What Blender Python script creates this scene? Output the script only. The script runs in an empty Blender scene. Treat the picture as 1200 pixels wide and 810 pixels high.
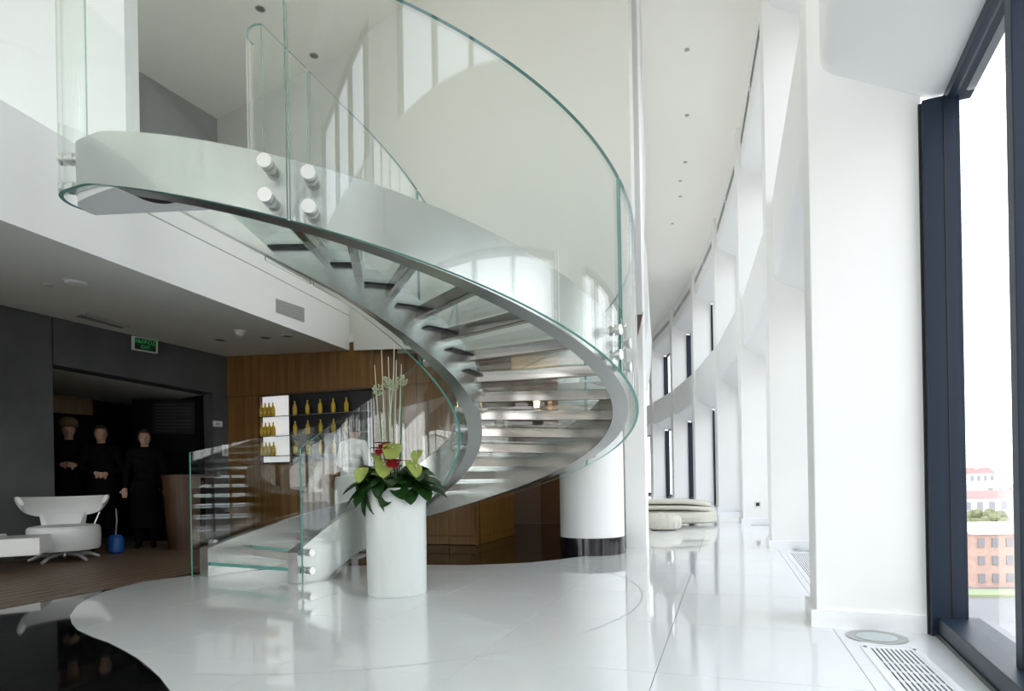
import bpy, bmesh, math, random
from mathutils import Vector as V, Matrix
random.seed(7)
SC = bpy.context.scene
COL = SC.collection
PI = math.pi
# ------------------------------------------------------------------ camera
F, Y0, ROLL, EYE = 720., 561.6, math.radians(1.05), .9
cam = bpy.data.cameras.new('camera'); camo = bpy.data.objects.new('camera', cam); COL.objects.link(camo)
cam.sensor_width = 36; cam.lens = F/1200*36; cam.clip_end = 3000; cam.clip_start = .05
cam.shift_x = -math.sin(ROLL)*(Y0-405)/1200
cam.shift_y = math.cos(ROLL)*(Y0-405)/1200
ca, sa = math.cos(ROLL), math.sin(ROLL)
camo.matrix_world = Matrix(((ca, sa, 0, 0), (0, 0, -1, 0), (-sa, ca, 0, EYE), (0, 0, 0, 1)))
SC.camera = camo
SC.view_settings.view_transform = 'Standard'; SC.view_settings.look = 'None'
SC.view_settings.gamma = 1; SC.view_settings.use_curve_mapping = False
SC.view_settings.exposure = -0.15
SC.cycles.use_denoising = True
SC.cycles.max_bounces = 14; SC.cycles.diffuse_bounces = 6; SC.cycles.glossy_bounces = 6
SC.cycles.transparent_max_bounces = 48; SC.cycles.transmission_bounces = 8
SC.cycles.caustics_reflective = False; SC.cycles.caustics_refractive = False
SC.cycles.sample_clamp_indirect = 6
# ------------------------------------------------------------------ sky
SKY = 6.2
w = bpy.data.worlds.new('sky'); SC.world = w; w.use_nodes = True
nt = w.node_tree; nt.nodes.clear()
wo = nt.nodes.new('ShaderNodeOutputWorld'); bg = nt.nodes.new('ShaderNodeBackground')
tc = nt.nodes.new('ShaderNodeTexCoord'); sx = nt.nodes.new('ShaderNodeSeparateXYZ'); cr = nt.nodes.new('ShaderNodeValToRGB')
cr.color_ramp.elements[0].position = 0; cr.color_ramp.elements[0].color = (1, .99, .97, 1)
cr.color_ramp.elements[1].position = .8; cr.color_ramp.elements[1].color = (.8, .88, 1, 1)
nt.links.new(tc.outputs['Generated'], sx.inputs[0]); nt.links.new(sx.outputs['Z'], cr.inputs[0])
nt.links.new(cr.outputs[0], bg.inputs[0]); nt.links.new(bg.outputs[0], wo.inputs[0]); bg.inputs[1].default_value = SKY

# ------------------------------------------------------------------ pixel helpers
def ray(x, y):
    du, dv = x-600, y-405
    return (du*ca-dv*sa)/F, (Y0-405-(du*sa+dv*ca))/F
def fl(x, y, z=0):
    a, b = ray(x, y); D = (z-EYE)/b
    return V((a*D, D, z))
def at(x, y, D):
    a, b = ray(x, y)
    return V((a*D, D, EYE+b*D))
TH = math.radians(19)
UX, VX = V((math.sin(TH), math.cos(TH), 0)), V((math.cos(TH), -math.sin(TH), 0))
ZX = V((0, 0, 1))
def UV(u, v, z=0): return UX*u+VX*v+ZX*z
def on_line(x, y, p, d):
    """point on the vertical plane through p with plan direction d seen at pixel x, y"""
    a, b = ray(x, y)
    # a*D = p.x+t*d.x ; D = p.y+t*d.y
    t = (a*p[1]-p[0])/(d[0]-a*d[1])
    D = p[1]+t*d[1]
    return V((a*D, D, EYE+b*D))

# ------------------------------------------------------------------ materials
MATS = {}
def newmat(n):
    m = bpy.data.materials.new(n); m.use_nodes = True; MATS[n] = m
    return m, m.node_tree.nodes, m.node_tree.links, m.node_tree.nodes['Principled BSDF']
def mat(n, col, rough=.5, metal=0., spec=.5, bump=0., bscale=40., var=0., vscale=3., coat=0., stretch=None, emit=None, es=0.):
    m, N, L, p = newmat(n)
    p.inputs['Base Color'].default_value = (*col, 1); p.inputs['Roughness'].default_value = rough
    p.inputs['Metallic'].default_value = metal; p.inputs['Specular IOR Level'].default_value = spec
    p.inputs['Coat Weight'].default_value = coat; p.inputs['Coat Roughness'].default_value = .05
    if emit: p.inputs['Emission Color'].default_value = (*emit, 1); p.inputs['Emission Strength'].default_value = es
    if var or bump:
        t = N.new('ShaderNodeTexCoord'); mp = N.new('ShaderNodeMapping'); L.new(t.outputs['Object'], mp.inputs[0])
        if stretch: mp.inputs['Scale'].default_value = stretch
    if var:
        nz = N.new('ShaderNodeTexNoise'); nz.inputs['Scale'].default_value = vscale; nz.inputs['Detail'].default_value = 5
        L.new(mp.outputs[0], nz.inputs[0]); r = N.new('ShaderNodeValToRGB'); L.new(nz.outputs[0], r.inputs[0])
        r.color_ramp.elements[0].position = .3; r.color_ramp.elements[1].position = .7
        r.color_ramp.elements[0].color = (*[c*(1-var) for c in col], 1); r.color_ramp.elements[1].color = (*[min(1, c*(1+var)) for c in col], 1)
        L.new(r.outputs[0], p.inputs['Base Color'])
    if bump:
        nb = N.new('ShaderNodeTexNoise'); nb.inputs['Scale'].default_value = bscale; L.new(mp.outputs[0], nb.inputs[0])
        b = N.new('ShaderNodeBump'); b.inputs['Strength'].default_value = bump; b.inputs['Distance'].default_value = .01
        L.new(nb.outputs[0], b.inputs['Height']); L.new(b.outputs[0], p.inputs['Normal'])
    return m
def glassmat(n, tint=(.97, .985, .975), f0=.045, gl=(1, 1, 1)):
    m, N, L, p = newmat(n); N.remove(p); o = N['Material Output']
    lw = N.new('ShaderNodeLayerWeight'); lw.inputs[0].default_value = .5
    pw = N.new('ShaderNodeMath'); pw.operation = 'POWER'; pw.inputs[1].default_value = 5; L.new(lw.outputs['Facing'], pw.inputs[0])
    ma = N.new('ShaderNodeMath'); ma.operation = 'MULTIPLY_ADD'; ma.inputs[1].default_value = 1-f0; ma.inputs[2].default_value = f0; L.new(pw.outputs[0], ma.inputs[0])
    tr = N.new('ShaderNodeBsdfTransparent'); tr.inputs[0].default_value = (*tint, 1)
    g = N.new('ShaderNodeBsdfGlossy'); g.inputs['Roughness'].default_value = 0.0; g.inputs[0].default_value = (*gl, 1)
    mx = N.new('ShaderNodeMixShader'); L.new(ma.outputs[0], mx.inputs[0]); L.new(tr.outputs[0], mx.inputs[1]); L.new(g.outputs[0], mx.inputs[2])
    L.new(mx.outputs[0], o.inputs[0]); return m
def woodmat(n, c1, c2, rough=.4, axis='Z', scale=1.):
    m, N, L, p = newmat(n)
    t = N.new('ShaderNodeTexCoord'); mp = N.new('ShaderNodeMapping'); L.new(t.outputs['Object'], mp.inputs[0])
    s = {'Z': (9, 9, .35), 'Y': (9, .35, 9), 'X': (.35, 9, 9)}[axis]; mp.inputs['Scale'].default_value = tuple(q*scale for q in s)
    nz = N.new('ShaderNodeTexNoise'); nz.inputs['Scale'].default_value = 2.2; nz.inputs['Detail'].default_value = 7; nz.inputs['Roughness'].default_value = .6
    L.new(mp.outputs[0], nz.inputs[0]); r = N.new('ShaderNodeValToRGB'); L.new(nz.outputs[0], r.inputs[0])
    r.color_ramp.elements[0].position = .32; r.color_ramp.elements[1].position = .68
    r.color_ramp.elements[0].color = (*c1, 1); r.color_ramp.elements[1].color = (*c2, 1)
    L.new(r.outputs[0], p.inputs['Base Color']); p.inputs['Roughness'].default_value = rough
    return m
WHITE = mat('white_paint', (.9, .895, .87), .55, var=.015, vscale=1.5)
WHITE2 = mat('white_satin_panel', (.9, .9, .89), .38)
CREAM = mat('cream_ceiling_paint', (.95, .925, .84), .7)
FLOORW = mat('white_polished_tile', (.86, .875, .87), .05, spec=.5, var=.015, vscale=.8, coat=.25)
FLOORB = mat('black_polished_granite', (.006, .006, .006), .04, spec=.55)
GROUT = mat('grey_grout', (.42, .44, .45), .8)
JOINT = mat('circle_joint_grey', (.5, .52, .53), .5)
SOFFIT = mat('grey_soffit_paint', (.82, .82, .76), .8)
DARKW = mat('dark_grey_plaster', (.08, .084, .086), .75, bump=.25, bscale=60, var=.18, vscale=2.2)
GREYW = mat('mid_grey_paint', (.11, .113, .115), .6)
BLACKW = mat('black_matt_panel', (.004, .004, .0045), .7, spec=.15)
WOOD = woodmat('walnut_veneer', (.125, .056, .009), (.235, .115, .018), .42)
WOODL = woodmat('golden_veneer', (.24, .125, .02), (.36, .2, .035), .4)
DECK = woodmat('deck_timber', (.15, .098, .06), (.26, .18, .12), .4, 'Y')
BROWN = mat('brown_wall_paint', (.15, .075, .04), .6)
MAUVE = mat('mauve_wall_paint', (.2, .15, .13), .6)
STEEL = mat('brushed_steel', (.5, .51, .49), .24, metal=.88, bump=.06, bscale=30, stretch=(1, 1, 30))
STEELP = mat('polished_steel', (.42, .39, .36), .1, metal=.95)
SATIN = mat('satin_steel', (.74, .74, .72), .28, metal=.85)
CHROME = mat('chrome', (.8, .8, .8), .08, metal=1)
GLASS = glassmat('clear_stair_glass')
PANE = glassmat('window_pane_glass', (.58, .595, .61), .04)
PANEC = glassmat('clear_pane_glass', (.93, .94, .95), .04)
TREADG = glassmat('tread_glass', (.88, .93, .92), .06)
EDGE = mat('green_glass_edge', (.13, .36, .31), .15, spec=.6)
NAVY = mat('navy_window_frame', (.014, .024, .04), .4, spec=.25)
BLACKM = mat('black_metal', (.01, .01, .012), .4)
LEATH = mat('white_leather', (.92, .92, .9), .42, bump=.12, bscale=25)
TABLEW = mat('white_lacquer_table', (.9, .9, .86), .3)
POT = mat('glazed_white_pot', (.66, .7, .67), .3, var=.06, vscale=5, stretch=(1, 1, .25), bump=.1, bscale=8)
SOIL = mat('dark_soil', (.03, .022, .015), .9)
LEAF = mat('dark_green_leaf', (.018, .06, .012), .35, var=.4, vscale=6)
LEAF2 = mat('mid_green_leaf', (.05, .13, .02), .4, var=.3, vscale=6)
LIME = mat('lime_flower', (.34, .42, .09), .4, var=.2, vscale=9)
RED = mat('red_flower', (.28, .015, .02), .4)
STICK = mat('pale_willow_stick', (.72, .7, .58), .6)
ALLI = mat('pale_green_floret', (.55, .62, .42), .6)
SPOT = mat('dark_downlight', (.015, .015, .015), .5)
PLAST = mat('white_plastic', (.75, .75, .73), .4)
GRILL = mat('grey_grille', (.42, .42, .39), .5)
DSLOT = mat('dark_slot', (.05, .05, .055), .6)
BEIGE = mat('beige_upholstery', (.62, .6, .52), .8, bump=.15, bscale=60)
SKIN = mat('skin', (.45, .27, .19), .5)
COAT = mat('black_coat_cloth', (.004, .004, .005), .9, spec=.1)
CHEF = mat('white_jacket_cloth', (.93, .93, .93), .8)
HAIRM = mat('dark_brown_hair', (.03, .018, .01), .6)
FUR = mat('brown_fur_hat', (.14, .085, .04), .9, bump=.5, bscale=80, var=.3, vscale=30)
BLUE = mat('blue_plastic', (.01, .1, .36), .4)
YELL = mat('yellow_glassware', (.6, .4, .03), .2)
LITP = mat('backlit_panel', (.8, .8, .75), .4, emit=(.95, .97, 1), es=.55)
WARML = mat('warm_lamp_shade', (.9, .8, .6), .5, emit=(1, .75, .42), es=9)
GREENE = mat('green_lit_letters', (.1, .6, .2), .4, emit=(.12, .75, .25), es=.12)
BRICK = mat('pink_brick_facade', (.7, .47, .38), .8, var=.1, vscale=2)
PALEB = mat('pale_facade', (.72, .7, .68), .8)
REDROOF = mat('red_roof', (.55, .3, .26), .8)
TREEM = mat('olive_tree_foliage', (.28, .29, .15), .9, var=.3, vscale=1)
GRASS = mat('pale_grass', (.4, .45, .25), .9)
ASPH = mat('grey_plaza', (.3, .28, .27), .8, var=.08, vscale=.2)
FARG = mat('hazy_ground', (.62, .6, .58), .9, var=.1, vscale=.05)
WINB = mat('dark_window_glass', (.36, .34, .35), .2)

# ------------------------------------------------------------------ mesh builder
class MB:
    def __init__(s): s.v = []; s.f = []; s.m = []
    def add(s, vs, fs, mi=0):
        o = len(s.v); s.v += [tuple(q) for q in vs]
        for f in fs: s.f.append(tuple(i+o for i in f)); s.m.append(mi)
        return s
    def box(s, o, ex, ey, ez, mi=0):
        o, ex, ey, ez = V(o), V(ex), V(ey), V(ez)
        vs = [o, o+ex, o+ex+ey, o+ey]; vs += [q+ez for q in vs]
        fl_ = [(0, 3, 2, 1), (4, 5, 6, 7), (0, 1, 5, 4), (1, 2, 6, 5), (2, 3, 7, 6), (3, 0, 4, 7)]
        if ex.cross(ey).dot(ez) < 0: fl_ = [tuple(reversed(f)) for f in fl_]
        return s.add(vs, fl_, mi)
    def cbox(s, c, sx, sy, sz, mi=0, rz=0):
        ex = V((math.cos(rz), math.sin(rz), 0)); ey = V((-math.sin(rz), math.cos(rz), 0))
        return s.box(V(c)-ex*sx/2-ey*sy/2-ZX*sz/2, ex*sx, ey*sy, ZX*sz, mi)
    def prism(s, poly, z0, z1, mi=0, ms=None):
        n = len(poly); a = sum(poly[i][0]*poly[(i+1) % n][1]-poly[(i+1) % n][0]*poly[i][1] for i in range(n))
        if a < 0: poly = poly[::-1]
        vs = [(p[0], p[1], z0) for p in poly]+[(p[0], p[1], z1) for p in poly]
        s.add(vs, [tuple(range(n-1, -1, -1)), tuple(range(n, 2*n))], mi)
        s.add(vs, [(i, (i+1) % n, n+(i+1) % n, n+i) for i in range(n)], mi if ms is None else ms)
        return s
    def lathe(s, prof, c=(0, 0, 0), n=24, mi=0, cap=True):
        vs = []
        for r, z in prof:
            for k in range(n): vs.append((c[0]+r*math.cos(2*PI*k/n), c[1]+r*math.sin(2*PI*k/n), c[2]+z))
        fs = [(i*n+k, i*n+(k+1) % n, (i+1)*n+(k+1) % n, (i+1)*n+k) for i in range(len(prof)-1) for k in range(n)]
        if cap: fs += [tuple(range(n-1, -1, -1)), tuple((len(prof)-1)*n+k for k in range(n))]
        return s.add(vs, fs, mi)
    def tube(s, pts, r, n=8, mi=0):
        pts = [V(p) for p in pts]; rr = r if isinstance(r, (list, tuple)) else [r]*len(pts)
        vs = []
        for i, p in enumerate(pts):
            d = (pts[min(i+1, len(pts)-1)]-pts[max(i-1, 0)]).normalized()
            a = d.cross(ZX if abs(d.z) < .9 else V((1, 0, 0))).normalized(); b = d.cross(a)
            for k in range(n): vs.append(p+(a*math.cos(2*PI*k/n)+b*math.sin(2*PI*k/n))*rr[i])
        fs = [(i*n+k, (i+1)*n+k, (i+1)*n+(k+1) % n, i*n+(k+1) % n) for i in range(len(pts)-1) for k in range(n)]
        fs += [tuple(range(n)), tuple((len(pts)-1)*n+k for k in range(n-1, -1, -1))]
        return s.add(vs, fs, mi)
    def cyl(s, p, d, r, n=16, mi=0): return s.tube([V(p), V(p)+V(d)], r, n, mi)
    def ball(s, c, rx, ry=None, rz=None, n=12, mi=0, rot=None):
        ry = ry or rx; rz = rz or rx; vs = []; fs = []; h = n//2
        for i in range(h+1):
            ph = PI*i/h
            for k in range(n):
                q = V((rx*math.sin(ph)*math.cos(2*PI*k/n), ry*math.sin(ph)*math.sin(2*PI*k/n), rz*math.cos(ph)))
                if rot: q = rot @ q
                vs.append(V(c)+q)
        fs = [(i*n+k, (i+1)*n+k, (i+1)*n+(k+1) % n, i*n+(k+1) % n) for i in range(h) for k in range(n)]
        return s.add(vs, fs, mi)
    def loft(s, rings, mi=0, closed=True, caps=True):
        """rings: list of equal-length point lists"""
        n = len(rings[0]); vs = [q for r in rings for q in r]; m = n if closed else n-1
        fs = [(i*n+k, (i+1)*n+k, (i+1)*n+(k+1) % n, i*n+(k+1) % n) for i in range(len(rings)-1) for k in range(m)]
        if caps and closed: fs += [tuple(range(n)), tuple((len(rings)-1)*n+k for k in range(n-1, -1, -1))]
        return s.add(vs, fs, mi)
    def mesh(s, name, mats, smooth=False, fix=True):
        me = bpy.data.meshes.new(name); me.from_pydata(s.v, [], s.f)
        for q in (mats if isinstance(mats, (list, tuple)) else [mats]): me.materials.append(q)
        me.polygons.foreach_set('material_index', s.m)
        if fix:
            bm = bmesh.new(); bm.from_mesh(me); bmesh.ops.remove_doubles(bm, verts=bm.verts, dist=1e-5)
            bmesh.ops.recalc_face_normals(bm, faces=bm.faces); bm.to_mesh(me); bm.free()
        if smooth:
            me.polygons.foreach_set('use_smooth', [True]*len(me.polygons))
            try: me.set_sharp_from_angle(angle=math.radians(35))
            except Exception: pass
        me.update(); return me
    def obj(s, name, mats, parent=None, smooth=False, fix=True, bevel=0):
        o = bpy.data.objects.new(name, s.mesh(name, mats, smooth, fix)); COL.objects.link(o)
        if parent: o.parent = parent
        if bevel:
            b = o.modifiers.new('bevel', 'BEVEL'); b.width = bevel; b.segments = 2; b.limit_method = 'ANGLE'
        return o
def link(name, me, parent=None, M=None):
    o = bpy.data.objects.new(name, me); COL.objects.link(o)
    if parent: o.parent = parent
    if M is not None: o.matrix_local = M
    return o
def tag(o, label, cat, group=None):
    o['label'] = label; o['category'] = cat
    if group: o['group'] = group
    return o
def thing(name, label, cat, loc=(0, 0, 0), rz=0, group=None):
    o = bpy.data.objects.new(name, None); COL.objects.link(o); o.empty_display_size = .2
    o.location = loc; o.rotation_euler = (0, 0, rz)
    return tag(o, label, cat, group)
def struct(o, label=None, cat=None):
    o['kind'] = 'structure'
    if label: o['label'] = label
    if cat: o['category'] = cat
    return o
def empty_struct(name, label=None):
    o = bpy.data.objects.new(name, None); COL.objects.link(o); o['kind'] = 'structure'
    if label: o['label'] = label
    return o

# ================================================================== facade layout
CH = 4.05
cols = {1: V((1.765, 3.62, 0))}
ang = lambda k: math.radians(19.3-3.5*(k-1))              # chord k -> k+1
dirv = lambda a: V((math.sin(a), math.cos(a), 0))
for k in range(1, 9): cols[k+1] = cols[k]+dirv(ang(k))*CH
for k in range(1, -3, -1): cols[k-1] = cols[k]-dirv(ang(k-1))*CH
KMIN, KMAX = min(cols), max(cols)
def frame(k):
    a = (ang(k-1)+ang(k))/2
    return dirv(a), V((math.cos(a), -math.sin(a), 0))
ZC = 7.3                                                 # upper ceiling
def facade_pt(k, n):                                      # point on column k's line, n metres towards outside
    t, nn = frame(k); return cols[k]+nn*n

# ================================================================== floor
white_poly = [fl(*p).xy for p in [(227, 674), (167, 682), (123, 693), (104, 701), (90, 710), (82, 722), (84, 730), (90, 737), (107, 745), (127, 752), (143, 760), (160, 770), (175, 782), (187, 793), (200, 810)]]
white_poly += [V((-1.3, 2.2)), V((-1.2, 1.4)), V((-1.5, 0)), V((-3.2, -2.2)), V((-5.2, -5.2))]
white_poly += [facade_pt(k, .72).xy for k in range(KMIN, KMAX+1)]
white_poly += [V((4.0, 34)), V((3.8, 26)), V((3.2, 18)), V((2.45, 12.4)), V((1.63, 7.9)), fl(757, 643).xy, fl(733, 643).xy, V((.9, 7.15)), fl(653, 656).xy, fl(620, 659.5).xy, fl(587, 661).xy, fl(545, 662.5).xy, fl(500, 662).xy, V((-1.6, 6.62)), V((-2.4, 6.5)), V((-2.9, 6.32))]
def clip_cell(poly, u0, u1, v0, v1):
    pts = [((p.x*UX.x+p.y*UX.y), (p.x*VX.x+p.y*VX.y)) for p in poly]
    for ax, lim, sg in ((0, u0, 1), (0, u1, -1), (1, v0, 1), (1, v1, -1)):
        out = []
        for i in range(len(pts)):
            a, b = pts[i-1], pts[i]; da, db = (a[ax]-lim)*sg, (b[ax]-lim)*sg
            if (da >= 0) != (db >= 0):
                t = da/(da-db); out.append((a[0]+(b[0]-a[0])*t, a[1]+(b[1]-a[1])*t))
            if db >= 0: out.append(b)
        pts = out
        if not pts: return []
    res = []
    for p in pts:
        if not res or (abs(p[0]-res[-1][0])+abs(p[1]-res[-1][1])) > 1e-4: res.append(p)
    return res
def area(p): return abs(sum(p[i][0]*p[(i+1) % len(p)][1]-p[(i+1) % len(p)][0]*p[i][1] for i in range(len(p))))/2
floor = MB().prism([(q.x, q.y) for q in [facade_pt(k, .78) for k in range(KMIN, KMAX+1)]+[V((4, 36, 0)), V((-13.8, 36, 0)), V((-13.8, -10.8, 0))]], -.11, -.01).obj('floor', GROUT); struct(floor, 'polished floor of white and black tiles under the stair')
VW = .89; v_lines = [.57+VW*m for m in range(-10, 5)]
offs = {}
tiles = 0
for m in range(len(v_lines)-1):
    v0, v1 = v_lines[m], v_lines[m+1]
    off = [3.25, 2.87, 2.87, 2.55, 2.5][max(0, min(4, round((.57-v1)/VW)+1))] if v0 < .6 else 3.25
    for q in range(-9, 36):
        u0 = off+q*1.0
        c = clip_cell(white_poly, u0+.0015, u0+.9985, v0+.0015, v1-.0015)
        if len(c) < 3 or area(c) < .0006: continue
        pl = [(UX.x*a+VX.x*b, UX.y*a+VX.y*b) for a, b in c]
        MB().prism(pl, -.0035, 0).obj('tile', FLOORW, floor); tiles += 1
def inside(p, poly):
    r = False
    for i in range(len(poly)):
        a, b = poly[i-1], poly[i]
        if (a.y > p.y) != (b.y > p.y) and p.x < (b.x-a.x)*(p.y-a.y)/(b.y-a.y)+a.x: r = not r
    return r
bt = MB().box((0, 0, -.008), UX*.997, VX*.997, ZX*.0035).mesh('tile', FLOORB)
for i in range(-3, 14):
    for j in range(-9, 2):
        u0, v0 = .6+i*1.0, -5.15+(j+3)*1.0
        if v0 < -5.16 or v0 > 1: continue
        q = UV(u0+.5, v0+.5)
        if q.y < -1 or q.y > 13.3 or (q.x > .5 and q.y < 7): continue
        if all(inside(UV(u0+a, v0+b).xy, white_poly) for a in (.02, .5, .98) for b in (.02, .5, .98)): continue
        link('tile', bt, floor, Matrix.Translation(UV(u0, v0)))
# circle joint under the outer balustrade
X0, D0 = -1.204, 5.094
R1, WS, R2 = .822, .119, 2.123
rg = MB(); n = 160
ri = [[(X0+r*math.cos(2*PI*k/n), D0+r*math.sin(2*PI*k/n), .0006) for k in range(n)] for r in (2.196, 2.204)]
rg.add(ri[0]+ri[1], [(k, (k+1) % n, n+(k+1) % n, n+k) for k in range(n) if inside(V(ri[1][k]).xy, white_poly) and inside(V(ri[1][(k+1) % n]).xy, white_poly)])
rg.obj('circle_joint', JOINT, floor)
# deck
MB().prism([tuple(UV(1.2, -5.16).xy), tuple(UV(8.7, -5.16).xy), tuple(UV(8.7, -10.3).xy), tuple(UV(1.2, -10.3).xy)], -.02, -.006).obj('deck_base', BLACKM, floor)
deckroot = empty_struct('floor_deck', 'brown timber deck boards under the white lounge chair')
pk = MB().box((0, 0, -.03), UX*7.5, VX*.142, ZX*.033).mesh('plank', DECK)
for i in range(30): link('plank', pk, deckroot, Matrix.Translation(UV(1.2, -5.15-.17*(i+1))))

# ================================================================== mezzanine soffit, fascia, dark wall
Cc = V((-4.58, 9.86)); Wd = V((-1.42, -1.86))             # dark wall runs from the corner towards the viewer
def wallpt(k): q = Cc+Wd*k; return q, 2.96+.185*k
def fas(D):
    z = 2.353+(D-3.3)*(2.85-2.353)/(9.11-3.3) if D > 1.1 else 2.165
    return V((-2.76+(D-3.3)*.0602, D)), z
sl = MB()
L_, R_ = [], []
for i in range(15):
    t = i/14
    q, z = wallpt(-.05+t*4.6); L_.append(V((q.x-.1, q.y, min(z, 3.2))))
    q, z = fas(9.2+(-5-9.2)*t); R_.append(V((q.x, q.y, z)))
for i in range(14):
    a, b, c, d = L_[i], R_[i], R_[i+1], L_[i+1]; up = ZX*.66
    k = 6
    for j in range(k):
        p = lambda s, e, f: s+(e-s)*f
        a1, b1, c1, d1 = p(a, b, j/k), p(a, b, (j+1)/k), p(d, c, (j+1)/k), p(d, c, j/k)
        sl.add([a1, b1, c1, d1], [(0, 1, 2, 3)], 0); sl.add([a1+up, b1+up, c1+up, d1+up], [(3, 2, 1, 0)], 1)
    sl.add([b, c, c+up, b+up], [(0, 1, 2, 3)], 1); sl.add([a, d, d+up, a+up], [(3, 2, 1, 0)], 1)
a, b = L_[0], R_[0]; sl.add([a, b, b+ZX*.66, a+ZX*.66], [(0, 1, 2, 3)], 1)
a, b = L_[-1], R_[-1]; sl.add([a, b, b+ZX*.66, a+ZX*.66], [(3, 2, 1, 0)], 1)
so = sl.obj('ceiling_lobby', [SOFFIT, WHITE], smooth=False); struct(so, 'grey lobby soffit with white mezzanine edge above the dark wall')
def fascia_px(x, y): return on_line(x, y, (-2.76, 3.3), (.0602, 1))
# shadow groove line on the fascia
gv = [fascia_px(x, y) for x, y in ((166, 247), (300, 314), (414, 373))]
g = MB()
for a, b in zip(gv, gv[1:]): g.box(a+V((-.01, 0, 0)), b-a, V((.0105, 0, 0)), ZX*.012)
g.obj('shadow_gap', GRILL, so)
# fascia grille
A_ = [fascia_px(*p) for p in ((323, 350), (356, 361), (356, 378), (323, 366))]
vg = tag(MB().add([q+V((.004, 0, 0)) for q in A_]+[q+V((-.02, 0, 0)) for q in A_], [(0, 1, 2, 3), (4, 7, 6, 5), (0, 4, 5, 1), (1, 5, 6, 2), (2, 6, 7, 3), (3, 7, 4, 0)]).obj('air_grille', GRILL), 'grey rectangular air grille set in the white mezzanine edge', 'vent')
for i in range(6):
    f = (i+.5)/6; a, b = A_[0].lerp(A_[3], f), A_[1].lerp(A_[2], f)
    MB().box(a+V((.004, 0, 0)), b-a, V((.008, 0, 0)), ZX*.012).obj('slat', GRILL, vg)

# dark wall with opening
wdir = V((Wd.x, Wd.y, 0)).normalized(); wn = V((wdir.y, -wdir.x, 0))      # into the wall (away from room)
if wn.x > 0: wn = -wn
def wpx(x, y): return on_line(x, y, Cc, Wd)
jl, jr = wpx(64, 500), wpx(250, 500)
ztl, ztr = wpx(62, 427).z, wpx(250, 461).z
dw = MB()
def wseg(p0, p1, z0a, z0b, z1a, z1b, th=.3):
    p0, p1 = V((p0.x, p0.y, 0)), V((p1.x, p1.y, 0))
    b = [p0+ZX*z0a, p1+ZX*z0b, p1+ZX*z1b, p0+ZX*z1a]
    dw.add(b+[q+wn*th for q in b], [(0, 1, 2, 3), (7, 6, 5, 4), (0, 4, 5, 1), (1, 5, 6, 2), (2, 6, 7, 3), (3, 7, 4, 0)])
e0, zz0 = wallpt(0); e1, zz1 = wallpt(4.5)
wseg(V((e0.x, e0.y, 0)), jr, 0, 0, 3.6, 3.6)
wseg(jr, jl, ztr, ztl, 3.6, 3.6)
wlo = dw.obj('wall_left', DARKW); struct(wlo, 'dark grey plaster wall with a wide dark opening')
dw = MB(); jl2 = jl+wdir*.012
wseg(jl2, V((e1.x, e1.y, 0)), 0, 0, 3.6, 3.6); dw.obj('panel', DARKW, wlo)
# recess behind the opening
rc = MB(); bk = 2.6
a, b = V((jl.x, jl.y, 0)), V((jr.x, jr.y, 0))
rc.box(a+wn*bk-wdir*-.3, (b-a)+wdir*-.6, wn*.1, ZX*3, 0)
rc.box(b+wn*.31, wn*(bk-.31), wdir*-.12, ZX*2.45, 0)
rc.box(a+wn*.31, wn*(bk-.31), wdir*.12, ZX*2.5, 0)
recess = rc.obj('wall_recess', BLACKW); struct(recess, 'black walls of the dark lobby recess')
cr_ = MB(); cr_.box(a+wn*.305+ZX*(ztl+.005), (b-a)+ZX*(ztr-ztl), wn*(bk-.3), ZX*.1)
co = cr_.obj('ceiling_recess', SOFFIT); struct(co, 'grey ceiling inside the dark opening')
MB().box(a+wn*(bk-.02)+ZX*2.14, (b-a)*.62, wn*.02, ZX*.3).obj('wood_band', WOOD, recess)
# wall sign in the recess: its plane is the right-hand inside wall turned to the room
sgp = a+wn*1.2
sp = [at(x, y, 9.9) for x, y in ((178, 471), (228, 471), (228, 509), (178, 509))]
sgn = tag(MB().add(sp+[q+V((-.01, .03, 0)) for q in sp], [(0, 1, 2, 3), (7, 6, 5, 4), (0, 4, 5, 1), (1, 5, 6, 2), (2, 6, 7, 3), (3, 7, 4, 0)]).obj('notice_board', mat('dim_glass_board', (.012, .012, .012), .5, spec=.2)), 'dim dark notice board with faint lines on the black recess wall', 'board')
for i in range(9):
    f = (i+1)/10.; p, q = sp[0].lerp(sp[3], f), sp[1].lerp(sp[2], f); d = q-p
    MB().box(p+d*.08+V((0, -.004, 0)), d*(.84 if i % 4 else .5), V((0, -.002, 0)), ZX*.012).obj('text_line', mat('dim_text', (.05, .05, .05), .6) if 'dim_text' not in MATS else MATS['dim_text'], sgn)
MB().box(V((sp[0].x-.35, sp[0].y+.05, 0)), (sp[1]-sp[0])*1.9, V((-.02, .06, 0)), ZX*2.3).obj('backing_panel', BLACKW, recess)

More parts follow.
